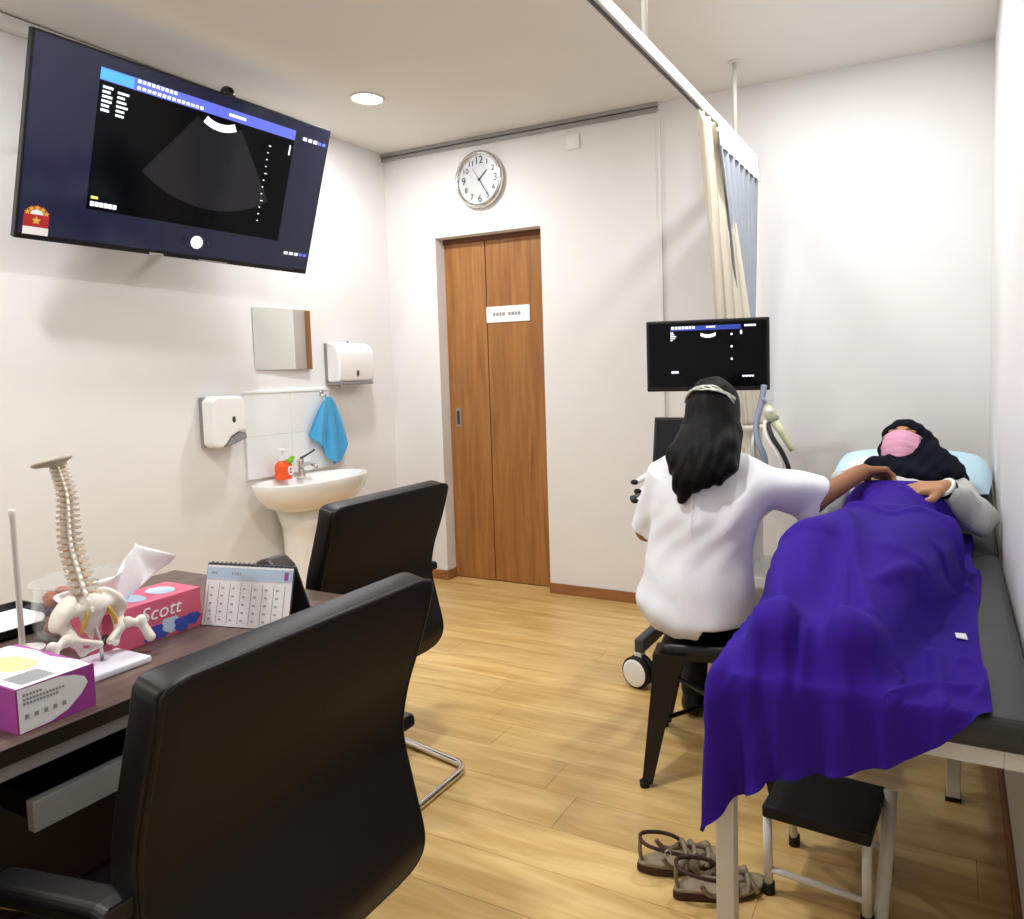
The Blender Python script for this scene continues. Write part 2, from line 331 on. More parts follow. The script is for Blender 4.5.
# ceiling lamps
for i, (x, y, p) in enumerate(LIGHTS):
    lab = ['lit round recessed ceiling light near the television', 'lit round recessed ceiling light above the curtain rail', 'added unseen ceiling light above the desk', 'added unseen ceiling light in the middle of the room', 'added unseen ceiling light behind the viewer'][i]
    t = thing('ceiling_light', lab, 'ceiling light', (x, y, ZC), group='recessed ceiling lights')
    B().lathe((x, y, ZC), [(.072, -.001), (.086, -.001), (.084, -.009), (.072, -.006), (.072, -.001)], n=32, cap=False).make('trim_ring', M['white'], t, smooth=True)
    B().lathe((x, y, ZC), [(.071, -.0005), (.071, -.004)], n=32).make('diffuser', M['lamp'], t)
    ld = bpy.data.lights.new('lamp_light', 'AREA'); ld.shape = 'DISK'; ld.size = .13; ld.energy = p; ld.color = (.965, .985, 1); ld.spread = PI
    lo = bpy.data.objects.new('lamp_light', ld); C.objects.link(lo); lo.parent = t; lo.location = (0, 0, -.012)

# ------------------------------------------------------------------ things on the walls
# television
tw, th = 1.30, .722; TT, TY = .325, .04
tv = thing('television', 'large black wall-mounted television showing a dark ultrasound image', 'television', (.365, 2.185, 2.19), (TT, 0, PI/2-TY))
k = dict(local=True)
B().box((-tw/2, 0, -th/2), (tw/2, .03, th/2)).make('bezel', M['black'], tv, bevel=.004, **k)
B().box((-tw/2+.12, .03, -th/2+.08), (tw/2-.12, .055, th/2-.12)).make('back_cover', M['black'], tv, bevel=.008, **k)
def tq(u0, v0, u1, v1, d=.0012):                     # u right 0..1, v down 0..1, on a screen plane facing -Y
    W, Hh = tw-.016, th-.03
    return [(-W/2+u*W, -d, Hh/2+.006-v*Hh) for u, v in ((u0, v1), (u1, v1), (u1, v0), (u0, v0))]
scr = B().add(tq(0, 0, 1, 1, .0006), [(0, 1, 2, 3)]).make('screen', M['scr_navy'], tv, **k)
B().add(tq(.17, .065, .85, .82), [(0, 1, 2, 3)]).make('image_panel', M['scr_black'], scr, **k)
B().add(tq(.17, .065, .85, .13, .0018), [(0, 1, 2, 3)]).make('header_bar', M['scr_blue'], scr, **k)
B().add(tq(.17, .07, .265, .125, .0022), [(0, 1, 2, 3)]).make('header_logo', M['scr_cyan'], scr, **k)
W, Hh = tw-.016, th-.03
def sp(u, v, d): return (-W/2+u*W, -d, Hh/2+.006-v*Hh)
def fan(cu, cv, r0, r1, a0, a1, d, n=18):
    asp = W/Hh; A = [sp(cu+r0*math.sin(a0+(a1-a0)*i/n)/asp, cv+r0*math.cos(a0+(a1-a0)*i/n), d) for i in range(n+1)]
    Bq = [sp(cu+r1*math.sin(a0+(a1-a0)*i/n)/asp, cv+r1*math.cos(a0+(a1-a0)*i/n), d) for i in range(n+1)]
    return B().add(A+Bq, [(i, n+1+i, n+2+i, i+1) for i in range(n)])
fan(.555, -.04, .25, .74, -.64, .60, .0018).make('scan_sector', M['scr_fan'], scr, **k)
fan(.555, -.02, .19, .235, -.5, .5, .0022).make('probe_arc', M['scr_white'], scr, **k)
b = B()
for i in range(12): b.add(tq(.745+.002*(i % 4 == 0), .21+.045*i, .751+.006*(i % 4 == 0), .216+.045*i, .002), [(0, 1, 2, 3)])
for rr in range(6):
    b.add(tq(.18, .155+.024*rr, .18+random.uniform(.014, .03), .168+.024*rr, .002), [(0, 1, 2, 3)]); b.add(tq(.222, .165+.024*rr, .222+random.uniform(.016, .036), .177+.024*rr, .002), [(0, 1, 2, 3)])
for i in range(9): b.add(tq(.275+.014*i, .068, .285+.014*i, .087, .0024), [(0, 1, 2, 3)])
for i in range(14): b.add(tq(.275+.0155*i, .105, .286+.0155*i, .122, .0024), [(0, 1, 2, 3)])
for i in range(6): b.add(tq(.58+.011*i, .09, .589+.011*i, .108, .0024), [(0, 1, 2, 3)])
for i in range(3): b.add(tq(.885+.024*i, .09, .902+.024*i, .112, .002), [(0, 1, 2, 3)]); b.add(tq(.885+.024*i, .885, .902+.024*i, .905, .002), [(0, 1, 2, 3)])
for i in range(6): b.add(tq(.18+.013*i, .775, .191+.013*i, .80, .002), [(0, 1, 2, 3)])
b.add(tq(.832, .17, .838, .235, .002), [(0, 1, 2, 3)])
setp(b.make('screen_readout', M['scr_white'], scr, **k), kind='stuff')
b = B()
for i in range(2): b.add(tq(.955+.02*i, .092, .97+.02*i, .112, .002), [(0, 1, 2, 3)]); b.add(tq(.955+.02*i, .885, .97+.02*i, .905, .002), [(0, 1, 2, 3)])
setp(b.make('screen_icons', M['scr_blue'], scr, **k), kind='stuff')
B().add(tq(.18, .745, .20, .76, .002), [(0, 1, 2, 3)]).make('yellow_readout', M['scr_yel'], scr, **k)
cx, cz = sp(.53, .915, 0)[0], sp(.53, .915, 0)[2]
B().add([(cx+.028*math.cos(a*PI/12), -.0025, cz+.028*math.sin(a*PI/12)) for a in range(24)], [tuple(range(24))]).make('round_button', M['scr_white'], scr, **k)
b = B()
for sx in (-.058, .058): B().add([(cx+sx+r_*math.cos(a*PI/10)*.8, -.002, cz+r_*math.sin(a*PI/10)) for r_ in (.015, .017) for a in range(20)], [(a, (a+1) % 20, 20+(a+1) % 20, 20+a) for a in range(20)]).make('side_button', M['scr_fan'], scr, **k)
B().box((-.16, -.0012, -th/2+.002), (-.10, 0, -th/2+.010)).make('maker_lettering', M['lgrey'], tv, **k)
B().box((.06, -.0012, -th/2+.002), (.20, 0, -th/2+.007)).make('maker_lettering', M['silver'], tv, **k)
st = B().box((-tw/2+.022, -.0032, -th/2+.022), (-tw/2+.105, -.0022, -th/2+.09)).make('energy_label', M['red'], tv, **k)
B().box((-tw/2+.022, -.0038, -th/2+.02), (-tw/2+.105, -.0032, -th/2+.048)).make('label_print', M['paper'], st, **k)
b = B(); lx, lz = -tw/2+.0635, -th/2+.09
b.add([(lx+.041*math.cos(a*PI/12), -.0032, lz+.036*math.sin(a*PI/12)) for a in range(13)], [tuple(range(13))]); b.make('label_arch', M['red'], st, **k)
b = B()
for a in range(5):
    an = PI*(.12+.19*a); px, pz = lx+.033*math.cos(an), lz+.028*math.sin(an)
    b.add([(px+(.011 if q % 2 == 0 else .005)*math.sin(q*PI/5), -.0036, pz+(.011 if q % 2 == 0 else .005)*math.cos(q*PI/5)) for q in range(10)], [tuple(range(10))])
b.add([(lx+(.016 if q % 2 == 0 else .008)*math.sin(q*PI/5), -.0036, lz-.018+(.016 if q % 2 == 0 else .008)*math.cos(q*PI/5)) for q in range(10)], [tuple(range(10))])
setp(b.make('label_stars', M['gold'], st, **k), kind='stuff')
B().add([(lx+.022*math.cos(a*PI/8), -.0037, lz+.004+.018*math.sin(a*PI/8)) for a in range(9)], [tuple(range(9))]).make('label_dial', M['paper'], st, **k)
for sx in (-.22, .22): B().box((sx-.02, .05, -.2), (sx+.02, .075, .2)).make('wall_bracket', M['black'], tv, **k)
Rm = Euler((TT, 0, PI/2-TY)).to_matrix(); inv = Rm.inverted(); b = B()
for sx in (-.22, .22):
    for sz in (-.12, .14):
        p0 = Vector((sx, .06, sz)); wp = Rm @ p0 + Vector(tv.location); B().tube([p0, inv @ (Vector((0.004, wp.y, wp.z-.02))-Vector(tv.location))], .012, 8).make('wall_arm', M['black'], tv, **k)
wc = thing('webcam', 'small black dome camera perched on top of the television', 'camera', (.48, 2.27, 2.525))
B().lathe((.475, 2.27, 2.527), [(.026, -.004), (.030, .004), (.029, .02), (.022, .034), (.010, .041), (.001, .043)], n=20).make('dome', M['gloss'], wc, smooth=True)
B().lathe((.503, 2.265, 2.546), [(.009, -.004), (.009, .004)], (1, -.3, 0), 14).make('lens', M['scr_dim'], wc)
# mirror
mr = thing('wall_mirror', 'small frameless square mirror above the washbasin', 'mirror', (.012, 2.906, 1.36), (0, 0, -.056))
B().box((.001, -.182, .002), (.006, .184, .33)).make('glass', M['mirror'], mr, bevel=.001, local=True)
B().box((-.002, -.176, .01), (.001, .178, .32)).make('backing', M['lgrey'], mr, local=True)
# paper towel dispenser
t = thing('paper_towel_dispenser', 'white wall-mounted paper towel dispenser with small grey window', 'dispenser', (0, 3.35, 1.28))
Y0, Y1 = 3.20, 3.49
prof = [(.022, 1.285), (.108, 1.285)]+[(q.x, q.z) for q in smoothpath([(.116, 0, 1.30), (.122, 0, 1.35), (.122, 0, 1.41), (.113, 0, 1.465), (.086, 0, 1.502), (.045, 0, 1.516)], 4)]+[(.022, 1.518)]
B().prism(prof, lambda x, z: (x, Y0, z), lambda x, z: (x, Y1, z)).make('cover', M['white'], t, smooth=False, bevel=.012, bseg=4)
B().box((0, Y0+.004, 1.292), (.022, Y1-.004, 1.512)).make('back_plate', M['grey'], t, bevel=.003)
B().box((.012, Y0+.012, 1.268), (.115, Y1-.012, 1.285)).make('bottom_tray', M['grey'], t, bevel=.003)
B().box((.05, Y0+.075, 1.255), (.075, Y1-.075, 1.272)).make('paper_towel', M['tissue'], t)
B().sphere((.1205, 3.345, 1.335), (.004, .011, .02)).make('level_window', M['dgrey'], t, smooth=True)
B().lathe((.05, 3.345, 1.517), [(.006, 0), (.006, .007)], n=10).make('lock', M['dgrey'], t)
# soap dispenser
t = thing('soap_dispenser', 'white wall-mounted soap dispenser with grey push lever', 'dispenser', (0, 2.48, .985))
Y0, Y1 = 2.385, 2.572
outl = [(Y0, 1.005), (Y0+.02, .985), (Y0+.05, .984), (Y0+.075, 1.005), (Y0+.10, 1.035), (Y0+.14, 1.055), (Y1, 1.058), (Y1, 1.20), (Y1-.02, 1.234), (Y0+.03, 1.238), (Y0, 1.215)]
B().prism(outl, lambda y_, z: (.022, y_, z), lambda y_, z: (.105, y_, z)).make('cover', M['white'], t, bevel=.018, bseg=5)
B().box((0, Y0+.004, .99), (.03, Y1-.004, 1.232)).make('back_plate', M['grey'], t, bevel=.004)
B().prism([(Y0+.066, .988), (Y0+.082, 1.006), (Y0+.106, 1.034), (Y0+.143, 1.052), (Y1+.002, 1.052), (Y1+.006, 1.020), (Y0+.14, 1.004), (Y0+.10, .99)], lambda y_, z: (.03, y_, z), lambda y_, z: (.098, y_, z)).make('push_lever', M['grey'], t, bevel=.006)
B().sphere((.1055, 2.50, 1.12), (.004, .010, .017)).make('level_window', M['dgrey'], t, smooth=True)
# splashback tiles
t = thing('splashback', 'white tiled splashback behind the washbasin', 'splashback', (0, 2.93, .79))
B().box((0, 2.636, .79), (.008, 3.222, 1.249)).make('mortar_bed', M['tile'], t)
for i in range(2):
    for j in range(2):
        B().box((.006, 2.637+i*.293, .792+j*.2235), (.014, 2.637+i*.293+.2922, .792+j*.2235+.2228)).make('tile', M['tile'], t, bevel=.0015)
B().box((0, 2.63, 1.2385), (.018, 3.228, 1.252)).make('edge_trim', M['white'], t, bevel=.002)
# washbasin
t = thing('washbasin', 'white porcelain pedestal washbasin under the mirror', 'washbasin', (0.012, 2.93, 0))
bc, hw, dp, rz = 2.905, .345, .37, .775
def dring(sx, z, x0=.002, n=36, sq=1.0):
    out = []
    for i in range(n):
        a = 2*PI*i/n; ca, sa = math.cos(a), math.sin(a); px = .5+.5*ca; e = 2.6
        rx = math.copysign(abs(ca)**(2/e), ca); ry = math.copysign(abs(sa)**(2/e), sa)
        if rx < 0: rx = max(-1, rx*1.0); X_ = x0+.15-.135*abs(rx)
        else: X_ = x0+.15+(dp-.15)*sx*rx
        out.append((X_+.012, bc+hw*sx*ry*(1 if rx < 0 else (1-.10*rx*rx)), z))
    return out
def shr(rg, f, z, cx=.2): return [((x-cx)*f+cx, (y-bc)*f+bc, z) for x, y, _ in rg]
R0 = dring(1, rz)
Rs = [shr(R0, .30, rz-.165, .15), shr(R0, .55, rz-.155, .15), shr(R0, .78, rz-.122, .16), shr(R0, .93, rz-.07, .18), shr(R0, .985, rz-.028), R0, shr(R0, .99, rz+.006), shr(R0, .95, rz+.006, .2), shr(R0, .86, rz-.006, .215), shr(R0, .78, rz-.05, .22), shr(R0, .62, rz-.09, .22), shr(R0, .35, rz-.113, .22), shr(R0, .08, rz-.12, .22)]
bw = B().rings(Rs).make('bowl', M['porc'], t, smooth=True)
B().lathe((.235, bc, rz-.119), [(.022, -.002), (.022, .003), (.015, .004)], n=16).make('drain', M['chrome'], bw)
pr = []
for z, a, b_ in ((0, .13, .115), (.03, .125, .11), (.12, .105, .09), (.35, .095, .085), (.52, .10, .095), (.625, .125, .13)):
    pr.append([(.135+a*math.cos(i*PI/12), bc-.05+b_*math.sin(i*PI/12), z) for i in range(24)])
B().rings(pr).make('pedestal', M['porc'], t, smooth=True)
fc = B().lathe((.075, bc+.02, rz-.004), [(.024, 0), (.022, .012), (.017, .02), (.016, .075), (.019, .085), (.018, .1), (.005, .105)], n=18).tube(smoothpath([(.075, bc+.02, rz+.05), (.13, bc+.02, rz+.075), (.185, bc+.02, rz+.065), (.19, bc+.02, rz+.045)]), .010, 10).make('faucet', M['chrome'], t, smooth=True)
B().tube([(.075, bc+.02, rz+.1), (.09, bc+.045, rz+.115), (.11, bc+.085, rz+.14)], [.007, .006, .005], 8).sphere((.11, bc+.085, rz+.14), .007).make('lever', M['dgrey'], fc, smooth=True)
# soap bottle on the basin
bx, by, bz = .085, 2.80, rz+.004
t = thing('soap_bottle', 'orange soap bottle with green leaf and white pump on the washbasin', 'bottle', (bx, by, bz))
rg = lambda f, h_: [(bx+.032*f*math.cos(i*PI/10), by+.050*f*math.copysign(abs(math.sin(i*PI/10))**.8, math.sin(i*PI/10)), bz+h_) for i in range(20)]
B().rings([rg(.9, 0), rg(1, .01), rg(1, .055), rg(.96, .075), rg(.8, .09), rg(.42, .098), rg(.4, .102)]).make('body', M['orange'], t, smooth=True)
B().lathe((bx, by-.005, bz+.1), [(.017, 0), (.017, .022), (.006, .024), (.006, .05), (.018, .05), (.018, .062), (.003, .066)], n=14).box((bx, by-.011, bz+.152), (bx+.045, by+.001, bz+.162)).make('pump', M['white'], t)
B().sphere((bx+.022, by+.025, bz+.098), (.012, .024, .018)).sphere((bx+.024, by+.04, bz+.112), (.008, .014, .01)).make('leaf', M['green'], t, smooth=True)
B().tube(smoothpath([(bx+.034, by+.026, bz+.06), (bx+.034, by+.010, bz+.066), (bx+.034, by+.003, bz+.045), (bx+.034, by+.012, bz+.026), (bx+.034, by+.028, bz+.03), (bx+.033, by+.030, bz+.046), (bx+.034, by+.016, bz+.044)]), .0042, 8).make('swirl_mark', M['tissue'], t, smooth=True)
# towel on hook
t = thing('hand_towel', 'bright blue hand towel hanging from a hook beside the basin', 'towel', (.02, 3.16, .81))
V = []; nu, nv = 46, 30
for j in range(nv+1):
    f = j/nv
    for i in range(nu+1):
        s = i/nu*2-1; hemz = 1.205-float(np.interp(s, [-1, -.75, -.35, -.1, .2, .55, .75, 1], [.21, .26, .29, .36, .40, .385, .29, .245])) * f
        wd = .012+.150*f**.8; yy = 3.155+wd*s*(1-.12*f)+.012*f; xx = .050+.016*f*(.2+1)*math.sin(s*9+f*1.4)+.010*f*math.sin(s*17+1)+.012*(1-f)
        V.append((xx+.004, yy+.006*math.sin(s*13)*f, hemz))
Fc = [(j*(nu+1)+i, j*(nu+1)+i+1, (j+1)*(nu+1)+i+1, (j+1)*(nu+1)+i) for j in range(nv) for i in range(nu)]
o = mesh_obj('cloth', V, Fc, M['towel'], t, smooth=True); sm = o.modifiers.new('thick', 'SOLIDIFY'); sm.thickness = .005
B().tube(smoothpath([(.015, 3.155, 1.22), (.03, 3.155, 1.205), (.045, 3.155, 1.203), (.052, 3.155, 1.22)]), .004, 8).lathe((.014, 3.155, 1.225), [(.014, 0), (.014, .005)], (1, 0, 0), 14).make('hook', M['chrome'], t, smooth=True)
# clock
cc = Vector((.741, YB, 2.466)); cr = .167
t = thing('wall_clock', 'round silver wall clock with dark numerals above the door', 'clock', tuple(cc))
B().lathe(cc, [(cr-.02, .002), (cr-.005, .0), (cr, .012), (cr-.002, .035), (cr-.012, .042), (cr-.022, .036), (cr-.022, .02)], (0, -1, 0), 48, cap=False).make('rim', M['chrome'], t, smooth=True)
B().lathe(cc, [(cr-.012, .001), (cr-.02, .02)], (0, -1, 0), 48).make('dial', M['clockface'], t)
Rt = axes((1, 0, 0), (0, 0, 1)); V, Fc = [], []
for n_ in range(1, 13):
    a = n_*PI/6; sz = .062 if n_ % 3 == 0 else .046
    v, f = text_part(str(n_), sz, None, None, Rt, cc+Vector((.112*math.sin(a), -.0215, .112*math.cos(a))))
    mesh_obj('numeral', v, f, M['dgrey'], t)
def hand(a, l, tail, w, d, nm):
    dv = Vector((math.sin(a), 0, math.cos(a))); px = Vector((math.cos(a), 0, -math.sin(a))); o = cc+Vector((0, -d, 0)); q = Vector((0, -.001, 0))
    P = [o-dv*tail-px*w, o-dv*tail+px*w, o+dv*l+px*w*.5, o+dv*l-px*w*.5]
    B().add(P+[p+q for p in P], [(0, 1, 2, 3), (7, 6, 5, 4), (0, 4, 5, 1), (1, 5, 6, 2), (2, 6, 7, 3), (3, 7, 4, 0)]).make(nm, M['dgrey'], t)
hand(math.radians(47), .075, .01, .004, .0235, 'hour_hand'); hand(math.radians(148), .11, .012, .003, .0255, 'minute_hand'); hand(math.radians(328), .08, .03, .0012, .0275, 'second_hand')
B().lathe(cc, [(.007, .022), (.006, .029)], (0, -1, 0), 12).make('hub', M['dgrey'], t)
# plate high on the back wall
t = thing('wall_plate', 'small white square cover plate high on the back wall', 'wall plate', (1.36, YB, 2.55))
B().box((1.318, YB-.012, 2.553), (1.404, YB, 2.636)).make('plate', M['white'], t, bevel=.004)
B().box((1.337, YB-.014, 2.572), (1.385, YB-.0115, 2.617)).make('insert', M['paper'], t, bevel=.001)

# ------------------------------------------------------------------ curtain and rail
rx, rzz = 2.37, 2.35
t = thing('curtain_rail', 'white ceiling-hung curtain rail running to the back wall', 'curtain rail', (rx, 2.4, rzz))
B().box((rx-.016, -.2, rzz-.008), (rx+.016, YB, rzz+.036)).make('track', M['powder'], t, bevel=.003)
B().box((rx-.006, -.2, rzz-.012), (rx+.006, YB, rzz-.0075)).make('track_slot', M['dgrey'], t)
for yy in (.6, 2.33, 3.45):
    h_ = B().tube([(rx, yy, rzz+.034), (rx, yy, ZC-.006)], .010, 12).make('hanger', M['powder'], t, smooth=True)
    B().lathe((rx, yy, ZC), [(.028, -.010), (.028, 0)], n=20).make('ceiling_flange', M['powder'], h_)
for yy in np.linspace(2.90, 3.70, 11): B().box((rx-.004, yy-.006, rzz-.028), (rx+.004, yy+.006, rzz-.008)).make('glider', M['hookwhite'], t)
t = thing('curtain', 'cream and blue-grey bed curtain gathered and tied beside the back wall', 'curtain', (rx, 3.5, .95))
def drape(y0, y1, xo, g0, g1, gx, zt, zb, m, nm, folds, amp, ph=0, dgx=0):
    nu, nv = folds*10, 34; V = []
    for j in range(nv+1):
        f = j/nv; z = zt+(zb-zt)*f; q = f**.9
        for i in range(nu+1):
            s = i/nu; yy = (y0+(y1-y0)*s)*(1-q)+(g0+(g1-g0)*s)*q
            V.append((xo*(1-q)+(gx-dgx*(1-s))*q+amp*(.65+.35*math.cos(f*3))*math.sin(s*folds*2*PI+ph+.6*f), yy+.008*math.sin(s*folds*4*PI+f*2), z))
    o = mesh_obj(nm, V, [(j*(nu+1)+i, j*(nu+1)+i+1, (j+1)*(nu+1)+i+1, (j+1)*(nu+1)+i) for j in range(nv) for i in range(nu)], m, t, smooth=True)
    s_ = o.modifiers.new('thick', 'SOLIDIFY'); s_.thickness = .003; return o
drape(2.86, 3.16, rx+.01, 3.34, 3.66, rx+.075, rzz-.03, 1.02, M['cream'], 'cream_panel', 4, .022, 0, .13)
drape(3.02, 3.68, rx+.036, 3.66, 3.72, rx+.0, rzz-.11, 1.02, M['bluegrey'], 'blue_grey_panel', 7, .014, 1)
drape(2.98, 3.70, rx+.045, 3.0, 3.70, rx+.052, rzz-.012, rzz-.13, M['hookwhite'], 'heading_tape', 8, .012)
B().tube([(rx+.05+.055*math.cos(a*PI/10), 3.55+.15*math.sin(a*PI/10), 1.03) for a in range(20)], .014, 8, closed=True).make('tieback', M['cream'], t, smooth=True)
drape(3.42, 3.68, rx+.04, 3.40, 3.70, rx+.05, 1.03, .62, M['cream'], 'lower_drop', 5, .03)

# ------------------------------------------------------------------ desk and what stands on it
t = thing('desk', 'dark walnut office desk with silver edge rail and open drawer', 'desk', (1.55, .6, 0))
DZ_ = .75; dx0, dx1, dy0, dy1 = 1.18, 1.95, -.35, 1.42
B().box((dx0, dy0, DZ_-.028), (dx1, dy1, DZ_)).make('desktop', M['desk'], t, bevel=.002)
B().box((dx1-.0005, dy0, DZ_-.0275), (dx1+.0015, dy1, DZ_-.001)).make('edge_band', M['deskedge'], t)
B().box((dx1-.035, dy0+.01, DZ_-.056), (dx1-.012, dy1-.01, DZ_-.0285)).make('edge_rail', M['alu'], t, bevel=.001)
B().box((dx0+.06, dy0+.03, .005), (dx0+.08, dy1-.03, DZ_-.028)).make('modesty_panel', M['deskedge'], t)
for yy in (dy0+.02, dy1-.06): B().box((dx0+.04, yy, 0), (dx1-.06, yy+.035, DZ_-.028)).make('side_panel', M['deskedge'], t, bevel=.002)
d_ = B().box((1.50, .652, .592), (1.905, 1.12, .602)).box((1.50, .652, .6), (1.905, .664, .635)).box((1.50, 1.108, .6), (1.905, 1.12, .635)).make('drawer', M['black'], t)
B().box((1.905, .645, .580), (1.925, 1.125, .632)).make('drawer_front', M['alu'], d_, bevel=.0015)
B().box((1.50, .60, .56), (1.60, 1.18, DZ_-.028)).make('drawer_housing', M['deskedge'], t)
for yy in (.60, 1.14): B().box((1.50, yy, .64), (1.86, yy+.02, DZ_-.028)).make('drawer_runner', M['deskedge'], t)
# glove box
gx0, gx1, gy0, gy1, gz1 = 1.68, 1.922, .634, .757, .75+.076
t = thing('glove_box', 'white and magenta box of disposable gloves at the desk edge', 'box', ((gx0+gx1)/2, .695, .75))
B().box((gx0, gy0, .75), (gx1, gy1, gz1)).make('carton', M['magenta'], t, bevel=.0012)
e_ = .0006
def fpoly(pts, f, nm, m, par): B().add([f(*p) for p in pts], [tuple(range(len(pts)))]).make(nm, m, par)
fr = lambda u, v, d=e_: (gx1+d, gy0+u*(gy1-gy0), .75+v*(gz1-.75))         # front face
topf = lambda u, v, d=e_: (gx0+u*(gx1-gx0), gy0+v*(gy1-gy0), gz1+d)
arc = [(0, .02)]+[(0.0+.9*math.sin(a), .02+.95*(1-math.cos(a))/1.0*.0+.0) for a in ()]
lens = [(0.02, .02), (.40, .05), (.62, .17), (.80, .40), (.90, .62), (.86, .78), (.72, .90), (.55, .97), (.02, .98)]
fpoly(lens, fr, 'front_print', M['paper'], t)
fpoly([(.0, .02), (1, .02), (1, .96), (.82, .98), (.55, .9), (.3, .96), (.0, .9)], topf, 'top_print', M['paper'], t)
fpoly([(.25, .25), (.62, .3), (.68, .5), (.6, .72), (.3, .7), (.2, .5)], lambda u, v: topf(u, v, .0011), 'glove_slot', M['yellow'], t)
b = B()
for i, (u0, u1, v) in enumerate([(.08, .30, .80), (.08, .60, .70), (.08, .48, .61)]):
    u = u0
    while u < u1: b.quad(fr(u, v, .001), fr(u+.03, v, .001), fr(u+.03, v+.055, .001), fr(u, v+.055, .001)); u += .04
for i in range(5): b.quad(fr(.09+.115*i, .30, .001), fr(.14+.115*i, .30, .001), fr(.14+.115*i, .40, .001), fr(.09+.115*i, .40, .001))
for u in np.arange(.72, .95, .022): b.quad(topf(u, .12, .0012), topf(u+.012, .12, .0012), topf(u+.012, .55, .0012), topf(u, .55, .0012))
setp(b.make('small_print', M['greyprint'], t), kind='stuff')
# tissue box
tx0, tx1, ty0, ty1, tz1 = 1.590, 1.712, .895, 1.118, .75+.090
t = thing('tissue_box', 'pink tissue box with a white tissue pulled up', 'tissue box', ((tx0+tx1)/2, 1.0, .75))
B().box((tx0, ty0, .75), (tx1, ty1, tz1)).make('carton', M['pinkbox'], t, bevel=.0012)
ff = lambda u, v, d=e_: (tx1+d, ty0+u*(ty1-ty0), .75+v*(tz1-.75))
V, Fc = text_part('Scott', .044, None, None, axes((0, 1, 0), (0, 0, 1)), ff(.56, .68, .0008), shear=.25); mesh_obj('lettering', V, Fc, M['tissue'], t)
for c_, rr, mm, dd in (((.55, .2), .17, 'blueprint', e_), ((.66, .3), .16, 'lblue', .0008), ((.78, .22), .15, 'blueprint', .001), ((.9, .28), .12, 'blueprint', .0012), ((.45, .15), .12, 'blueprint', .0011)):
    fpoly([(c_[0]+rr*.62*math.cos(a*PI/8)*(1+.18*math.cos(a*PI*5/8)), max(.03, c_[1]+rr*1.25*math.sin(a*PI/8)*(1+.18*math.sin(a*PI*3/8)))) for a in range(16)], lambda u, v: ff(u, v, dd), 'printed_flower', M[mm], t)
fpoly([(.2+.1*math.cos(a*PI/12)+.25, .5+.34*math.sin(a*PI/12)) for a in range(24)], lambda u, v: (tx0+v*(tx1-tx0), ty0+u*(ty1-ty0), tz1+e_), 'printed_flower', M['lblue'], t)
fpoly([(.75+.12*math.cos(a*PI/12), .5+.3*math.sin(a*PI/12)) for a in range(24)], lambda u, v: (tx0+v*(tx1-tx0), ty0+u*(ty1-ty0), tz1+e_), 'printed_flower', M['lblue'], t)
V = []; nu, nv = 30, 22; tc_ = (1.648, .958)
for j in range(nv+1):
    f = j/nv
    for i in range(nu+1):
        s = i/nu*2-1; wd = .034+.105*math.sin(min(1, f*1.15)*PI*.62)*(1-.35*f)
        V.append((tc_[0]+.020*math.sin(s*4+f*3)*(.35+f)+.012*math.sin(s*11+f*5)*f*.8, tc_[1]-.012+s*wd+.05*f*f+.006*math.sin(s*8+f*7), tz1-.004+(.112-.05*abs(s-.35)**1.4*f)*f+.008*f*math.sin(s*5)))
o = mesh_obj('tissue', V, [(j*(nu+1)+i, j*(nu+1)+i+1, (j+1)*(nu+1)+i+1, (j+1)*(nu+1)+i) for j in range(nv) for i in range(nu)], M['tissue'], t, smooth=True)
o.modifiers.new('thick', 'SOLIDIFY').thickness = .0012
# calendar
t = thing('desk_calendar', 'standing desk calendar with a pale blue header strip', 'calendar', (1.80, 1.16, .75))
cp = Vector((1.712, 1.115, .7505)); cd = Vector((.98, .2, 0)).normalized(); nb = Vector((-.2, .98, 0)).normalized(); cw, chh = .235, .138; lean = .035
bp_ = lambda u, v, d=0: cp+cd*cw*u+nb*(lean*v-d)+Vector((0, 0, chh*v))
def leaf(f, nm, m, par, u0=0, u1=1, v0=0, v1=1, th_=.002, d=0):
    return B().add([f(u, v, d+dd) for dd in (0, th_) for u, v in ((u0, v0), (u1, v0), (u1, v1), (u0, v1))], [(3, 2, 1, 0), (4, 5, 6, 7), (0, 1, 5, 4), (1, 2, 6, 5), (2, 3, 7, 6), (3, 0, 4, 7)]).make(nm, m, par)
leaf(bp_, 'easel_front', M['dgrey'], t)
pg = leaf(bp_, 'page', M['paper'], t, .01, .99, .01, .97, .001, .0022)
leaf(bp_, 'blue_header', M['lblue'], pg, .01, .99, .75, .94, .0004, .0034)
B().add([p for u in (0, 1) for p in (bp_(u, 1), bp_(u, 1)+nb*.004, cp+cd*cw*u+nb*(.09+.004), cp+cd*cw*u+nb*.09)], [(0, 1, 2, 3), (7, 6, 5, 4), (0, 4, 5, 1), (1, 5, 6, 2), (2, 6, 7, 3), (3, 7, 4, 0)]).make('easel_back', M['dgrey'], t)
B().add([p for u in (0, 1) for p in (cp+cd*cw*u, cp+cd*cw*u+nb*.09, cp+cd*cw*u+nb*.09+Vector((0, 0, .002)), cp+cd*cw*u+Vector((0, 0, .002)))], [(0, 1, 2, 3), (7, 6, 5, 4), (0, 4, 5, 1), (1, 5, 6, 2), (2, 6, 7, 3), (3, 7, 4, 0)]).make('easel_base', M['dgrey'], t)
b = B()
for i in range(8):
    u = .04+.125*i; b.quad(bp_(u, .06, .0036), bp_(u+.006, .06, .0036), bp_(u+.006, .70, .0036), bp_(u, .70, .0036))
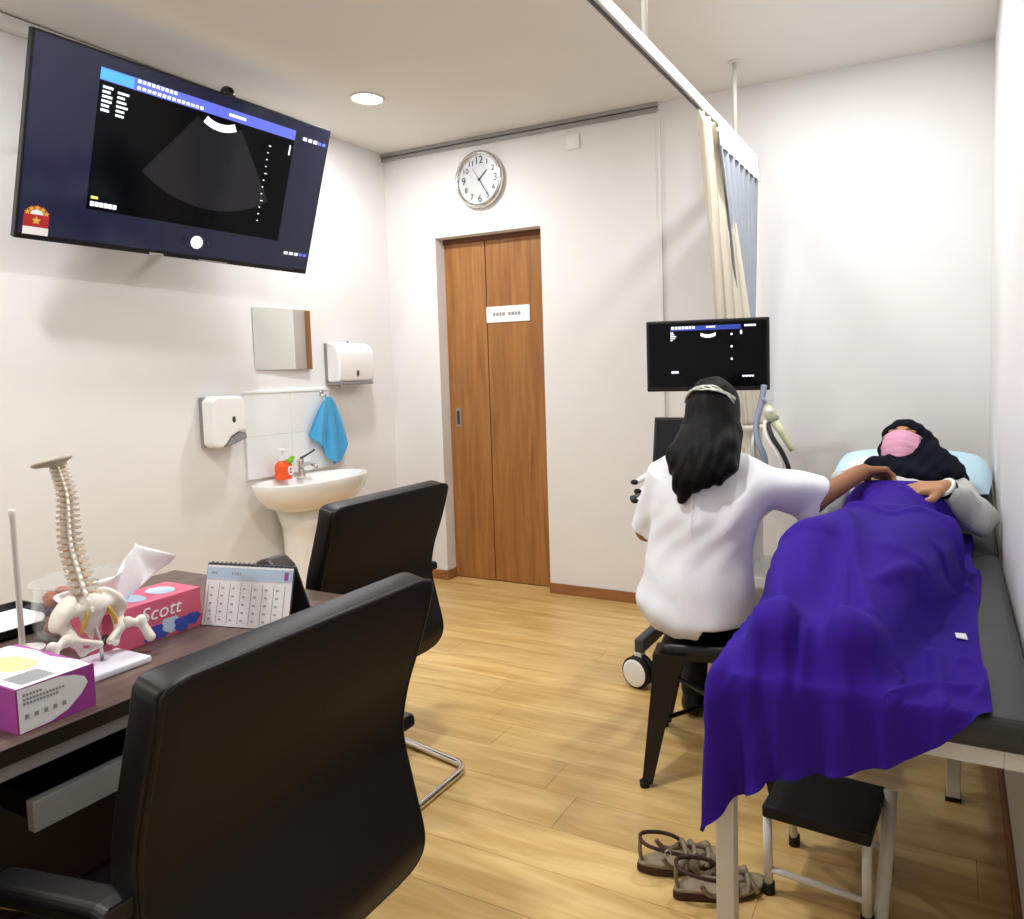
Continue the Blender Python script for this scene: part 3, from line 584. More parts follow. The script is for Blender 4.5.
for i in range(7):
    for j in range(5):
        u, v = .07+.125*i, .10+.125*j; b.quad(bp_(u, v, .0036), bp_(u+.03, v, .0036), bp_(u+.03, v+.025, .0036), bp_(u, v+.025, .0036))
for u in (.06, .085, .11, .3, .33, .36, .39): b.quad(bp_(u, .83, .004), bp_(u+.018, .83, .004), bp_(u+.018, .87, .004), bp_(u, .87, .004))
setp(b.make('calendar_grid', M['greyprint'], pg), kind='stuff')
b = B().quad(bp_(.9, .78, .004), bp_(.945, .78, .004), bp_(.945, .91, .004), bp_(.9, .91, .004)); b.make('calendar_emblem', M['magenta'], pg)
b = B()
for i in range(18): b.tube([bp_(.05+.053*i, .985, 0)+nb*.004*math.cos(a*PI/4)+Vector((0, 0, .006*math.sin(a*PI/4))) for a in range(8)], .0009, 5, closed=True)
setp(b.make('spiral_binding', M['dgrey'], t), kind='stuff')
# dark thing behind the calendar
t = thing('dark_desk_object', 'dark rounded desk object half hidden behind the calendar', 'desk object', (1.715, 1.32, .75))
B().prism([(-.075, 0), (.075, 0), (.07, .05), (.045, .105), (.015, .128), (-.02, .12), (-.05, .085), (-.075, .03)], lambda u, v: (1.715+u, 1.285, .75+v*.9), lambda u, v: (1.715+u, 1.355, .75+v*.9)).make('body', M['brownfuzz'], t, bevel=.01, bseg=3)
B().box((1.655, 1.28, .7502), (1.775, 1.36, .757)).make('foot', M['rubber'], t)
# white rod on round foot
t = thing('white_rod', 'thin white upright rod standing behind the glove box', 'rod', (1.505, .85, .75))
B().lathe((1.505, .85, .75), [(.004, 0), (.0058, .01), (.0052, .29), (.0065, .293), (.0065, .305), (.003, .308)], n=12).make('rod', M['powder'], t, smooth=True)
B().lathe((1.505, .85, .75), [(.04, 0), (.04, .006), (.012, .01), (.006, .016)], n=24).make('foot', M['powder'], t)
# paper tray at the left edge
t = thing('paper_tray', 'black letter tray holding white sheets at the left end of the desk', 'tray', (1.27, .84, .75))
B().box((1.20, .63, .75), (1.393, 1.00, .756)).box((1.20, .63, .75), (1.206, 1.0, .785)).box((1.387, .63, .75), (1.393, 1.0, .772)).box((1.20, .994, .75), (1.393, 1.0, .785)).make('tray', M['black'], t)
B().box((1.207, .635, .7562), (1.386, .992, .768)).make('paper_stack', M['paper'], t)
# glass jar and sweets
jx, jy, jr, jh = 1.492, .985, .096, .125
t = thing('glass_jar', 'round clear glass bowl full of brown wrapped sweets', 'jar', (jx, jy, .75))
B().lathe((jx, jy, .75), [(jr*.92, 0), (jr, .006), (jr, jh-.006), (jr+.003, jh-.003), (jr+.003, jh), (jr-.003, jh), (jr-.004, .01), (jr*.85, .008), (.001, .008)], n=40).make('bowl', M['glass'], t, smooth=True)
B().lathe((jx, jy, .75), [(jr-.001, jh-.003), (jr+.0035, jh-.003), (jr+.0035, jh+.002), (jr-.001, jh+.002), (jr-.001, jh-.003)], n=40, cap=False).make('rim', M['glass'], t, smooth=True)
sw = []
for k_ in range(2):
    b = B().sphere((0, 0, 0), (.022, .016, .013), 8, 5)
    for sx in (-1, 1): b.add([(sx*.017, 0, 0), (sx*.031, .010, .004), (sx*.033, 0, -.004), (sx*.031, -.010, .003)], [(0, 1, 2), (0, 2, 3)])
    me = bpy.data.meshes.new('wrapped_sweet'); me.from_pydata(b.v, [], b.f); me.materials.append(M['rust' if k_ == 0 else 'plum']); sw.append(me)
for lev in range(4):
    for i in range(13):
        a = i*2*PI/9+lev*.4 if i < 9 else i*PI/2+lev; rr = .062 if i < 9 else .024
        o = bpy.data.objects.new('wrapped_sweet', sw[(i*7+lev*3) % 5 % 2]); C.objects.link(o)
        o.location = (jx+rr*math.cos(a), jy+rr*math.sin(a), .772+lev*.0215); o.rotation_euler = (random.uniform(-.4, .4), random.uniform(-.3, .3), a+PI/2+random.uniform(-.12, .12))
        col = 'rust brown' if o.data is sw[0] else 'dark plum'
        setp(o, col+' wrapped sweet inside the glass bowl on the desk', 'sweet', 'wrapped sweets in the glass bowl')
# spine model
sx_, sy_ = 1.735, .872
t = thing('spine_model', 'ivory anatomical spine and pelvis model on a white base', 'anatomy model', (sx_, sy_, .75))
B().box((1.70, .80, .75), (1.822, .925, .764)).make('base', M['padlilac'], t, bevel=.004)
spath = smoothpath([(1.725, .868, .862), (1.712, .864, .90), (1.700, .860, .95), (1.693, .855, 1.00), (1.697, .852, 1.05), (1.703, .850, 1.10), (1.694, .846, 1.14), (1.690, .844, 1.158)], 8)
B().tube([(1.752, .868, .764), (1.752, .868, .80), (1.735, .870, .83), (1.726, .868, .862)], .0035, 10).make('rod', M['steel'], t, smooth=True)
vb = B().lathe((0, 0, 0), [(.85, -.42), (1.0, -.36), (.86, 0), (1.0, .36), (.85, .42)], n=10)
vb.add([(.6, -.25, .3), (.6, .25, .3), (.6, .25, -.3), (.6, -.25, -.3), (2.3, -.14, -.5), (2.3, .14, -.5), (2.3, .14, -.95), (2.3, -.14, -.95)], [(0, 4, 5, 1), (1, 5, 6, 2), (2, 6, 7, 3), (3, 7, 4, 0), (4, 7, 6, 5)])
for s in (-1, 1): vb.add([(.5, s*.5, .3), (.9, s*.4, .3), (.9, s*.4, -.2), (.5, s*.5, -.2), (.8, s*1.55, .35), (1.15, s*1.55, .35), (1.15, s*1.55, -.1), (.8, s*1.55, -.1)], [(0, 4, 5, 1), (1, 5, 6, 2), (2, 6, 7, 3), (3, 7, 4, 0), (4, 7, 6, 5)] if s > 0 else [(0, 1, 5, 4), (1, 2, 6, 5), (2, 3, 7, 6), (3, 0, 4, 7), (4, 5, 6, 7)])
vme = bpy.data.meshes.new('vertebra'); vme.from_pydata(vb.v, [], vb.f); vme.materials.append(M['bone'])
dme = bpy.data.meshes.new('disc'); q_ = B().lathe((0, 0, 0), [(.9, -.12), (1.0, 0), (.9, .12)], n=10); dme.from_pydata(q_.v, [], q_.f); dme.materials.append(M['disc'])
nme = bpy.data.meshes.new('nerve'); q_ = B().tube([(.3, -1.35, -.1), (.3, -.8, .05), (.3, .8, .05), (.3, 1.35, -.1)], .11, 6); nme.from_pydata(q_.v, [], q_.f); nme.materials.append(M['disc'])
cum = [0]
for a, b_ in zip(spath[:-1], spath[1:]): cum.append(cum[-1]+(b_-a).length)
def along(s):
    s = max(0, min(cum[-1]*.9999, s)); i = max(j for j in range(len(cum)-1) if cum[j] <= s); u = (s-cum[i])/(cum[i+1]-cum[i]); return spath[i].lerp(spath[i+1], u), (spath[i+1]-spath[i]).normalized()
s = 0.0; nV = 24; hs = [1.35-.75*(i/(nV-1)) for i in range(nV)]; tot = sum(hs)
for i in range(nV):
    hgt = cum[-1]*hs[i]/tot; p, dvec = along(s+hgt*.5); rad = .0165-.0068*i/(nV-1)
    for nm, me, dz, sc in (('vertebra', vme, 0, (rad, rad, hgt*.95)), ('disc', dme, hgt*.5, (rad, rad, hgt*.9)), ('nerve', nme, -hgt*.25, (rad, rad, rad*1.0))):
        o = bpy.data.objects.new(nm, me); C.objects.link(o); o.parent = t
        o.rotation_euler = (Matrix.Rotation(math.radians(-20), 3, 'Z') @ Matrix.Rotation(math.atan2(dvec.x, dvec.z), 3, 'Y')).to_euler()
        o.location = p+dvec*dz-Vector((sx_, sy_, .75)); o.scale = sc
    s += hgt
RR = np.array(Euler((.12, -.25, .2)).to_matrix())
V, Q = soft([ell((1.686, .838, 1.166), (.028, .040, .009), RR, .004), ell((1.692, .846, 1.158), (.014, .016, .008), None, .006)], .003); mesh_obj('skull_base', V, Q, M['boneplate'], t, smooth=True)
pv = []
for sg_ in (-1, 1):
    rot = np.array(Euler((sg_*.55, .25, sg_*.35)).to_matrix())
    pv += [ell((1.715, .868+sg_*.047, .868), (.034, .013, .038), rot, .010), cap((1.722, .868+sg_*.050, .845), (1.742, .868+sg_*.046, .818), .011, .011, .01),
           cap((1.742, .868+sg_*.046, .818), (1.765, .868+sg_*.010, .803), .006, .006, .008), cap((1.742, .868+sg_*.044, .815), (1.745, .868+sg_*.032, .788), .007, .006, .008), cap((1.745, .868+sg_*.032, .788), (1.765, .868+sg_*.010, .800), .005, .005, .006)]
pv += [cap((1.732, .868, .872), (1.722, .868, .83), .026, .015, .014), cap((1.712, .868, .83), (1.722, .868, .806), .010, .004, .006), ell((1.735, .868, .87), (.012, .05, .012), None, .012)]
V, Q = soft(pv, .0026); mesh_obj('pelvis', V, Q, M['bone'], t, smooth=True)
for sg_ in (-1, 1):
    a = .868+sg_*.058
    V, Q = soft([ell((1.745, a, .822), (.012, .012, .012), None, .004), cap((1.745, a, .822), (1.748, a+sg_*.022, .815), .007, .008, .006), ell((1.748, a+sg_*.028, .818), (.010, .010, .012), None, .006), cap((1.748, a+sg_*.027, .815), (1.765, a+sg_*.034, .782), .008, .010, .006)], .0026); mesh_obj('femur', V, Q, M['bone'], t, smooth=True)
for sg_ in (-1, 1):
    for q in range(2): B().tube(smoothpath([(1.738, .868+sg_*.012, .875-.012*q), (1.752, .868+sg_*(.022+.006*q), .862-.012*q), (1.750, .868+sg_*(.030+.004*q), .838-.01*q)]), .0032, 6).make('nerve_root', M['nerve'], t, smooth=True)
B().tube(smoothpath([(1.738, .85, .805), (1.748, .868, .792), (1.738, .886, .805)]), .006, 8).make('pelvic_floor', M['maroon'], t, smooth=True)

# ------------------------------------------------------------------ office chairs
def slab(prof, t0, hwf, nm, m, par, ny=14, off=0.0, bev=.010):
    P = smoothpath([(x, 0, z) for x, z in prof], 5); n = len(P); V = []
    nrm = []
    for i in range(n):
        tg = (P[min(i+1, n-1)]-P[max(i-1, 0)]).normalized(); nrm.append(Vector((-tg.z, 0, tg.x)))   # rear-facing sign handled by caller
    for side in (0, 1):
        for i in range(n):
            f = i/(n-1); hw_ = hwf(f); o = P[i]+nrm[i]*(off+(t0 if side else 0))
            for j in range(ny+1): V.append((o.x, (j/ny*2-1)*hw_, o.z))
    st = n*(ny+1); Fc = []
    for i in range(n-1):
        for j in range(ny):
            a = i*(ny+1)+j; Fc.append((a, a+1, a+ny+2, a+ny+1)); Fc.append((st+a, st+a+ny+1, st+a+ny+2, st+a+1))
    for i in range(n-1):
        a = i*(ny+1); Fc.append((a, a+ny+1, st+a+ny+1, st+a)); b_ = a+ny; Fc.append((b_, st+b_, st+b_+ny+1, b_+ny+1))
    for j in range(ny):
        Fc.append((j, st+j, st+j+1, j+1)); a = (n-1)*(ny+1)+j; Fc.append((a, a+1, st+a+1, st+a))
    return mesh_obj(nm, V, Fc, m, par, bevel=bev, bseg=3, local=True, smooth=True)
def hwf_back(f):                                    # bottom 0 .. top 1
    h_ = .245+.018*min(1, f*1.3)
    if f < .10: h_ -= .05*(1-math.sqrt(max(0, 1-((.10-f)/.10)**2)))
    if f > .94: h_ -= .035*(1-math.sqrt(max(0, 1-((f-.94)/.06)**2)))
    return h_
def make_chair(label):
    t = thing('office_chair', label, 'chair', (0, 0, 0), group='black leather office chairs at the desk'); ORG[t.name] = None
    prof = [(-.058, .385), (-.038, .43), (-.038, .47), (-.060, .55), (-.082, .645), (-.070, .73), (-.038, .82), (-.012, .90), (0, .95)]
    slab(prof, .006, lambda f: hwf_back(f)-.004, 'back_panel', M['leather2'], t, off=-.006, bev=.002)
    slab([(x-.0, z) for x, z in prof], .052, hwf_back, 'back_cushion', M['leather'], t, off=.0)
    P = smoothpath([(x, 0, z) for x, z in prof], 5); n = len(P)
    edge = [(p.x+.003, -hwf_back(i/(n-1))+.006, p.z) for i, p in enumerate(P)]; edge2 = [(p.x+.003, hwf_back(i/(n-1))-.006, p.z) for i, p in enumerate(P)][::-1]
    B().tube(edge+edge2, .0045, 6, closed=True).make('piping', M['leather'], t, local=True, smooth=True)
    sprof = [(-.075, .455), (-.16, .445), (-.30, .45), (-.44, .462), (-.52, .452), (-.545, .425)]
    slab([(x, z) for x, z in sprof], .06, lambda f: .245-.02*max(0, f-.8)*4*max(0, f-.8)*5, 'seat', M['leather'], t, off=0)
    path = [(.10, 0, .0125), (.10, -.175, .0125), (-.41, -.265, .0125), (-.45, -.272, .03), (-.41, -.272, .565), (-.37, -.272, .582), (-.14, -.262, .622), (-.125, -.22, .60)]
    path2 = [(x, -y_, z) for x, y_, z in path[::-1]][:-1]
    B().tube(roundcorners(path2+path, .055, 5), .0125, 10).make('cantilever_frame', M['chrome'], t, local=True, smooth=True)
    for s_ in (-1, 1):
        b = B(); 
        b.rings([[(x, s_*.272+yy, z+zz) for yy, zz in ((-.026, 0), (.026, 0), (.026, .018), (.018, .028), (-.018, .028), (-.026, .018))] for x, z in ((-.38, .588), (-.33, .598), (-.2, .621), (-.11, .636), (-.085, .634))]).make('armrest', M['black'], t, local=True, bevel=.004)
    for s_ in (-1, 1): B().box((-.49, s_*.20-.015 , .395), (-.10, s_*.20+.015, .40)).make('seat_bracket', M['dgrey'], t, local=True)
    return t
ch = make_chair('black leather office chair nearest the viewer, pulled back from the desk')
ch2 = copy_tree(ch); ch2['label'] = 'black leather office chair tucked at the far end of the desk'
ch.location = (2.425, .808, 0); ch2.location = (1.737, 1.772, 0)

# ------------------------------------------------------------------ examination bed
BX0, BX1, BY0, BY1, BZ, HY, TH = 2.84, 3.425, 1.44, 3.44, .69, 2.70, .255
bt = lambda yy: BZ if yy < HY else BZ+(yy-HY)*math.tan(TH)
t = thing('examination_bed', 'dark grey vinyl examination bed on white legs against the right wall', 'bed', (3.13, 2.45, 0))
B().box((BX0, BY0, BZ-.065), (BX1, HY-.004, BZ)).make('mattress', M['vinyl'], t, bevel=.020, bseg=4)
b = B(); 
b.add([(x, yy, z) for x in (BX0, BX1) for yy, z in ((HY, BZ), (BY1, bt(BY1)), (BY1+.017, bt(BY1)-.063), (HY+.017, BZ-.065))], [(0, 1, 2, 3), (7, 6, 5, 4), (0, 4, 5, 1), (1, 5, 6, 2), (2, 6, 7, 3), (3, 7, 4, 0)])
b.make('backrest', M['vinyl'], t, bevel=.014, bseg=4)
fr_ = B()
for x in (BX0+.015, BX1-.055): fr_.box((x, BY0+.03, BZ-.105), (x+.04, BY1-.05, BZ-.066))
for yy in (BY0+.03, 2.5, BY1-.09): fr_.box((BX0+.055, yy, BZ-.104), (BX1-.055, yy+.04, BZ-.067))
fr_.make('bed_frame', M['powder'], t, bevel=.002)
for x, ys in ((BX0-.012, (BY0+.045, BY1-.09)), (BX1-.15, (2.38, BY1-.09))):
    for yy in ys:
        lg = B().box((x, yy, .012), (x+.04, yy+.04, BZ-.106)).make('leg', M['powder'], t, bevel=.003)
        B().box((x-.002, yy-.002, 0), (x+.042, yy+.042, .014)).make('foot_cap', M['rubber'], lg)
for x in (BX0+.08, BX1-.1): B().tube([(x, 3.30, BZ-.09), (x, 3.36, bt(3.36)-.07)], .011, 8).make('backrest_strut', M['powder'], t)
# pillow
def pillow(c, hx, hy, ht, tilt, nm, m, label, cat):
    V = []; n = 26; T = Matrix.Rotation(tilt, 3, 'X'); half = (n+1)**2
    for sgn in (1, -1):
        for j in range(n+1):
            for i in range(n+1):
                u, v = i/n*2-1, j/n*2-1; th_ = ht*max(0, (1-abs(u)**3.2)*(1-abs(v)**3.2))**.5
                th_ += .004*math.sin(7*u+3*v)*(1-u*u)*(1-v*v)
                pn = 1-.06*(1-abs(u))*abs(v)**3-.0
                V.append(Vector(c)+T @ Vector((u*hx*(1-.05*v*v), v*hy*(1-.05*u*u), sgn*th_*(1 if sgn > 0 else .55))))
    Fc = [(s_*half+j*(n+1)+i, s_*half+j*(n+1)+i+1, s_*half+(j+1)*(n+1)+i+1, s_*half+(j+1)*(n+1)+i)[::(1 if s_ == 0 else -1)] for s_ in (0, 1) for j in range(n) for i in range(n)]
    o = mesh_obj(nm, V, Fc, m, None, smooth=True); setp(o, label, cat); return o
pl = pillow((3.13, 3.255, bt(3.255)+.034), .292, .185, .070, TH, 'pillow', M['pillow'], 'pale blue pillow on the raised head of the bed', 'pillow')
V = []; nu, nv = 26, 14
for j in range(nv+1):
    for i in range(nu+1):
        u, v = i/nu, j/nv; xx = 2.90+.17*u; yy = 3.03+.16*v+.01*math.sin(u*7)
        base = bt(yy)+.034+.072*max(0, (1-abs((xx-3.13)/.292)**3.2)*(1-min(1, abs((yy-3.255)/.185))**3.2))**.5
        V.append((xx, yy, max(base, bt(yy)+.012)+.016+.022*math.exp(-((v-.25)/.2)**2)*math.sin(PI*u)+.006*math.sin(u*9+v*4)))
o = mesh_obj('white_cloth', V, [(j*(nu+1)+i, j*(nu+1)+i+1, (j+1)*(nu+1)+i+1, (j+1)*(nu+1)+i) for j in range(nv) for i in range(nu)], M['paper'], None, smooth=True)
o.modifiers.new('thick', 'SOLIDIFY').thickness = .003; setp(o, 'crumpled white cloth lying on the blue pillow beside the face mask', 'cloth')

# ------------------------------------------------------------------ people
def nz(v): v = np.array(v, float); return v/np.linalg.norm(v)
def head_frame(f, u):
    f = nz(f); u = np.array(u, float); u = nz(u-f*(u@f)); r = np.cross(f, u); return r, f, u
def head_prims(c, fr3, neck=None):
    r, f, u = fr3; c = np.array(c); R = np.stack([r, f, u], 1)
    P = [ell(c+u*.022-f*.012, (.072, .092, .086), R, .02), ell(c-u*.042+f*.018, (.054, .066, .068), R, .03), ell(c-u*.093+f*.052, (.024, .022, .018), R, .025),
         cap(c+f*.083+u*.012, c+f*.103-u*.022, .008, .012, .012), ell(c+f*.080+u*.030, (.05, .014, .010), R, .02), ell(c+f*.082-u*.055, (.022, .010, .009), R, .008)]
    for s in (-1, 1):
        P += [ell(c+r*s*.073-f*.005-u*.008, (.009, .018, .030), R, .008), ell(c+r*s*.040+f*.062-u*.022, (.020, .018, .018), R, .02), cap(c+r*s*.012+f*.088-u*.026, c+r*s*.014+f*.086-u*.026, .007, .007, .008)]
    return P
def face_parts(c, fr3, par, tag=''):
    r, f, u = fr3; c = np.array(c); R = Matrix(np.stack([r, f, u], 1).tolist())
    for s in (-1, 1):
        p = c+r*s*.030+f*.077+u*.012
        e = B().sphere(p, .0115, 12, 8).make('eye', M['paper'], par, smooth=True); B().sphere(p+f*.0075, .0058, 10, 6).make('iris', M['hair'], e, smooth=True)
        B().tube([c+r*s*.014+f*.090+u*.034, c+r*s*.030+f*.090+u*.038, c+r*s*.046+f*.078+u*.032], [.003, .003, .002], 6).make('eyebrow', M['hair'], par, smooth=True)
def hand_prims(w, d, n, side, curl=.5, spread=1.0, sc=1.0):
    d = nz(d); n = np.array(n, float); n = nz(n-d*(n@d)); l = np.cross(n, d)*side; w = np.array(w, float); P = []
    for i in range(4):
        o = (.028-.0185*i)*sc; kn = w+d*(.083-.006*abs(i-1.2))*sc+l*o+n*.003
        P += [cap(w+d*.012+l*o*.55, kn, .0145*sc, .0115*sc, .008)]
        a = curl*.8; ln = [.042, .027, .021]; fl_ = [.92, 1.03, .97, .78][i]; p = kn; lat = l*(.10-.07*i)*spread
        for q in range(3):
            dd = nz(d*math.cos(a)-n*math.sin(a)+lat); p2 = p+dd*ln[q]*fl_*sc; P.append(cap(p, p2, (.0095-.001*q)*sc, (.0085-.001*q)*sc, .003)); p = p2; a += curl*(1.0 if q == 0 else .7)
    b0 = w+d*.022+l*.024*sc-n*.004; b1 = b0+nz(d*.75+l*.75-n*.25)*.042*sc; b2 = b1+nz(d*.95+l*.25-n*.45*curl)*.032*sc; b3 = b2+nz(d-n*.5*curl)*.024*sc
    P += [cap(b0, b1, .0155*sc, .012*sc, .012), cap(b1, b2, .0112*sc, .010*sc, .004), cap(b2, b3, .0098*sc, .0078*sc, .003)]
    return P
wr = lambda X, Y, Z: .0125*np.sin(34*(Z*.75-X*.65)+2.2*np.sin(9*X+6*Z))*np.clip(np.sin(7*(X+Z)+1.0)+.45, 0, 1)+.0016*np.sin(60*(Z*.5-X)+3*np.sin(16*Z))
# ---- seated person in the white coat
t = thing('person', 'person in a white short-sleeved coat seated on a black stool, long black hair', 'person', (2.55, 2.34, .45))
hc = np.array((2.560, 2.425, 1.162)); hf = head_frame((.06, .97, -.18), (0, .1, 1))
SR, ER, WR_ = np.array((2.715, 2.37, .955)), np.array((2.868, 2.525, .865)), np.array((3.005, 2.715, .945))
SL, EL, WL = np.array((2.388, 2.36, .945)), np.array((2.303, 2.43, .745)), np.array((2.37, 2.665, .80))
body = head_prims(hc, hf)
body += [cap((2.553, 2.365, .98), hc+np.array((0, -.03, -.075)), .052, .048, .03), ell((2.535, 2.335, .545), (.165, .125, .085), None, .03), cap((2.535, 2.33, .58), (2.548, 2.34, .80), .105, .105, .05), ell((2.55, 2.35, .875), (.145, .092, .13), None, .05), cap(SL+[.01, 0, .01], SR+[-.01, 0, .01], .045, .045, .04),
         cap(SR, ER, .046, .038, .02), cap(ER, WR_, .039, .026, .015), cap(SL, EL, .046, .038, .02), cap(EL, WL, .038, .026, .015)]
dR = nz((.80, .55, -.02)); body += hand_prims(WR_, (.72, .62, -.12), (-.25, .30, .92), 1, .85, .3)
body += hand_prims(WL, (.15, .95, -.05), (0, 0, 1), 1, .35)
legs = []
for x0, x1 in ((2.465, 2.40), (2.60, 2.545)):
    legs += [cap((x0, 2.38, .53), (x1, 2.70, .505), .077, .056, .03), cap((x1, 2.70, .505), (x1, 2.64, .10), .052, .036, .02)]
body += legs+[cap((x1, 2.64, .09), (x1, 2.66, .045), .034, .034, .02) for x1 in (2.40, 2.545)]+[cap((x1, 2.63, .035), (x1, 2.77, .03), .032, .026, .02) for x1 in (2.40, 2.545)]
V, Q = soft(body, .0045); bo = mesh_obj('body', V, Q, M['skinA'], t, smooth=True)
face_parts(hc, hf, bo)
V, Q = soft([p[:3]+(p[3]+.012, p[4]+.012, p[5]) for p in legs]+[ell((2.535, 2.33, .545), (.172, .13, .086), None, .03)], .008, cut=lambda X, Y, Z: np.maximum(.462-Z, 0*X+Y*0-1) if False else (np.where((Y < 2.52) & (X < 9), .462-Z, -1))); mesh_obj('trousers', V, Q, M['darkcloth'], t, smooth=True)
for x1 in (2.40, 2.545):
    V, Q = soft([cap((x1, 2.625, .04), (x1, 2.775, .036), .041, .036, .02), cap((x1, 2.635, .05), (x1, 2.64, .08), .040, .042, .02)], .006, cut=lambda X, Y, Z: .003-Z+0*X+0*Y); mesh_obj('shoe', V, Q, M['black'], t, smooth=True)
coat = [ell((2.52, 2.325, .565), (.180, .150, .150), None, .04), cap((2.535, 2.325, .56), (2.545, 2.335, .80), .142, .118, .06), ell((2.52, 2.30, .50), (.172, .15, .075), None, .05), ell((2.55, 2.345, .87), (.172, .112, .145), None, .06), cap(SL+[.01, 0, .005], SR+[-.01, 0, .005], .060, .062, .05),
        cap((2.45, 2.36, .985), (2.553, 2.36, 1.005), .045, .050, .04), cap((2.66, 2.36, .985), (2.553, 2.36, 1.005), .045, .050, .04),
        flat(SR+[-.04, -.02, 0], SR+(ER-SR)*.98, .070, .080, .04), flat(SL+[.02, -.01, .02], SL+(EL-SL)*.95, .056, .060, .02), cap((2.70, 2.39, .90), (2.60, 2.37, .75), .05, .07, .06), cap((2.455, 2.345, .88), (2.43, 2.325, .60), .075, .10, .05), cap((2.635, 2.345, .86), (2.60, 2.325, .60), .08, .095, .05)]
V, Q = soft(coat, .0045, disp=wr, cut=lambda X, Y, Z: np.where(((X-SR[0])**2+(Y-SR[1])**2) < .06, .50-Z*1.0, .4635+.004*np.sin(X*60)-Z)); co_ = mesh_obj('coat', V, Q, M['coat'], t, smooth=True)
B().tube(smoothpath([(2.549, 2.210, .98), (2.545, 2.212, .9), (2.54, 2.2, .78)]), .0012, 5).make('back_seam', M['coat'], co_)
hl = [ell(hc+hf[2]*.024-hf[1]*.018, (.086, .102, .100), np.stack(hf, 1), .02), cap((2.566, 2.375, 1.14), (2.572, 2.300, 1.03), .088, .086, .03), cap((2.50, 2.36, 1.10), (2.485, 2.285, 1.0), .045, .035, .03), cap((2.625, 2.36, 1.10), (2.640, 2.29, 1.01), .045, .036, .03)]
for ex, ez, ey, ph in ((2.470, .985, 2.25, 0), (2.495, .935, 2.225, 1), (2.520, .900, 2.215, 2), (2.535, .925, 2.215, 3), (2.56, .945, 2.21, 4), (2.59, .955, 2.215, 5), (2.62, .965, 2.23, 6), (2.65, .985, 2.25, 7), (2.508, .95, 2.215, 2.5), (2.575, .965, 2.21, 1.5)):
    P0 = np.array((2.56+(ex-2.56)*.75, 2.31, 1.09)); P1 = np.array((ex, ey, ez)); pts = [P0+(P1-P0)*q+np.array((.010*math.sin(q*9+ph), -.020*math.sin(q*PI), 0)) for q in np.linspace(0, 1, 7)]
    hl += [cap(pts[i], pts[i+1], .028-.0026*i, .028-.0026*(i+1), .026) for i in range(6)]
V, Q = soft(hl, .004, disp=lambda X, Y, Z: .0014*np.sin(170*(X+.02*np.sin(22*Z))+0*Y)*np.clip((1.30-Z)*4, .1, 1)+.0016*np.sin(90*X+40*Y+12*Z), cut=lambda X, Y, Z: (X-hc[0])*hf[1][0]+(Y-hc[1])*.93+(Z-hc[2])*-.42-.045); mesh_obj('hair', V, Q, M['hair'], t, smooth=True)
hb = B()
for q in range(4):
    hb.tube([hc+hf[2]*.024-hf[1]*.018+hf[0]*(.0895*math.sin(a))+(hf[2]*.46-hf[1]*.89)*(.109*math.cos(a))+(hf[1]*.6+hf[2]*.6)*(.009*math.sin(a*5+q*PI/2)-.004*q+.004)+0*hf[2] for a in np.linspace(-1.25, 1.25, 34)], .0032, 6)
hb.make('headband', M['band'], t, smooth=True)
# ---- patient
t = thing('person', 'person lying on the bed in a navy headscarf and pink face mask', 'person', (3.12, 2.4, BZ))
pc = np.array((3.118, 3.085, .990)); pf = head_frame((-.10, -.84, .53), (.05, .5, .85))
PSL, PEL, PWL = np.array((3.285, 2.94, .868)), np.array((3.365, 2.775, .790)), np.array((3.262, 2.690, .905))
PSR, PER, PWR = np.array((2.955, 2.93, .865)), np.array((2.885, 2.74, .800)), np.array((2.925, 2.815, .905))
plegs = []
for xh, xk, xa, zk in ((3.05, 2.965, 2.965, .845), (3.19, 3.14, 3.12, .80)):
    plegs += [cap((xh, 2.30, .785), (xk, 1.94, zk), .085, .056, .03), cap((xk, 1.94, zk), (xa, 1.60, .735), .052, .036, .02), cap((xa, 1.60, .735), (xa-.012, 1.515, .775), .036, .028, .02)]
ptorso = [ell((3.12, 2.33, .785), (.165, .13, .088), None, .03), cap((3.12, 2.35, .785), (3.12, 2.66, .795), .088, .088, .05), ell((3.12, 2.79, .815), (.155, .15, .092), None, .05), cap(PSL+[-.02, 0, 0], PSR+[.02, 0, 0], .052, .052, .04)]
body = head_prims(pc, pf)+plegs+ptorso+[cap((3.12, 2.96, .885), pc+np.array((0, .01, -.08)), .052, .050, .03), cap(PSL, PEL, .044, .037, .02), cap(PEL, PWL, .037, .025, .015), cap(PSR, PER, .044, .037, .02), cap(PER, PWR, .037, .025, .015)]
body += hand_prims(PWL, (-.97, -.20, -.10), (-.15, -.35, .92), 1, .28, 1.0, 1.0)+hand_prims(PWR, (.70, .35, .25), (-.2, -.45, .85), -1, .40, .8, .95)
V, Q = soft(body, .0042); bo = mesh_obj('body', V, Q, M['skinB'], t, smooth=True)
face_parts(pc, pf, bo)
top = ptorso+[('c', PSL, PEL, .060, .056, .02), cap(PEL, PEL+(PWL-PEL)*.80, .055, .043, .02)]+[cap(PSR, PER, .060, .054, .02), cap(PER, PER+(PWR-PER)*.8, .052, .042, .02)]
top = [(p[0], p[1], p[2]+(.008 if p[0] == 'e' else 0), p[3]+(.008 if p[0] == 'c' and p[3] > .09 else 0) if p[0] == 'c' else p[3], p[4], p[5]) for p in top]
V, Q = soft(top, .005, disp=lambda X, Y, Z: .004*np.sin(60*(Y*.7+Z*.6)+4*np.sin(20*X))+.003*np.sin(95*X+40*Y), cut=lambda X, Y, Z: .003+np.maximum(BZ, BZ+(Y-HY)*math.tan(TH))-Z+0*X); mesh_obj('blouse', V, Q, M['greycloth'], t, smooth=True)
cuff = PEL+(PWL-PEL)*.90; dcf = nz(PWL-PEL)
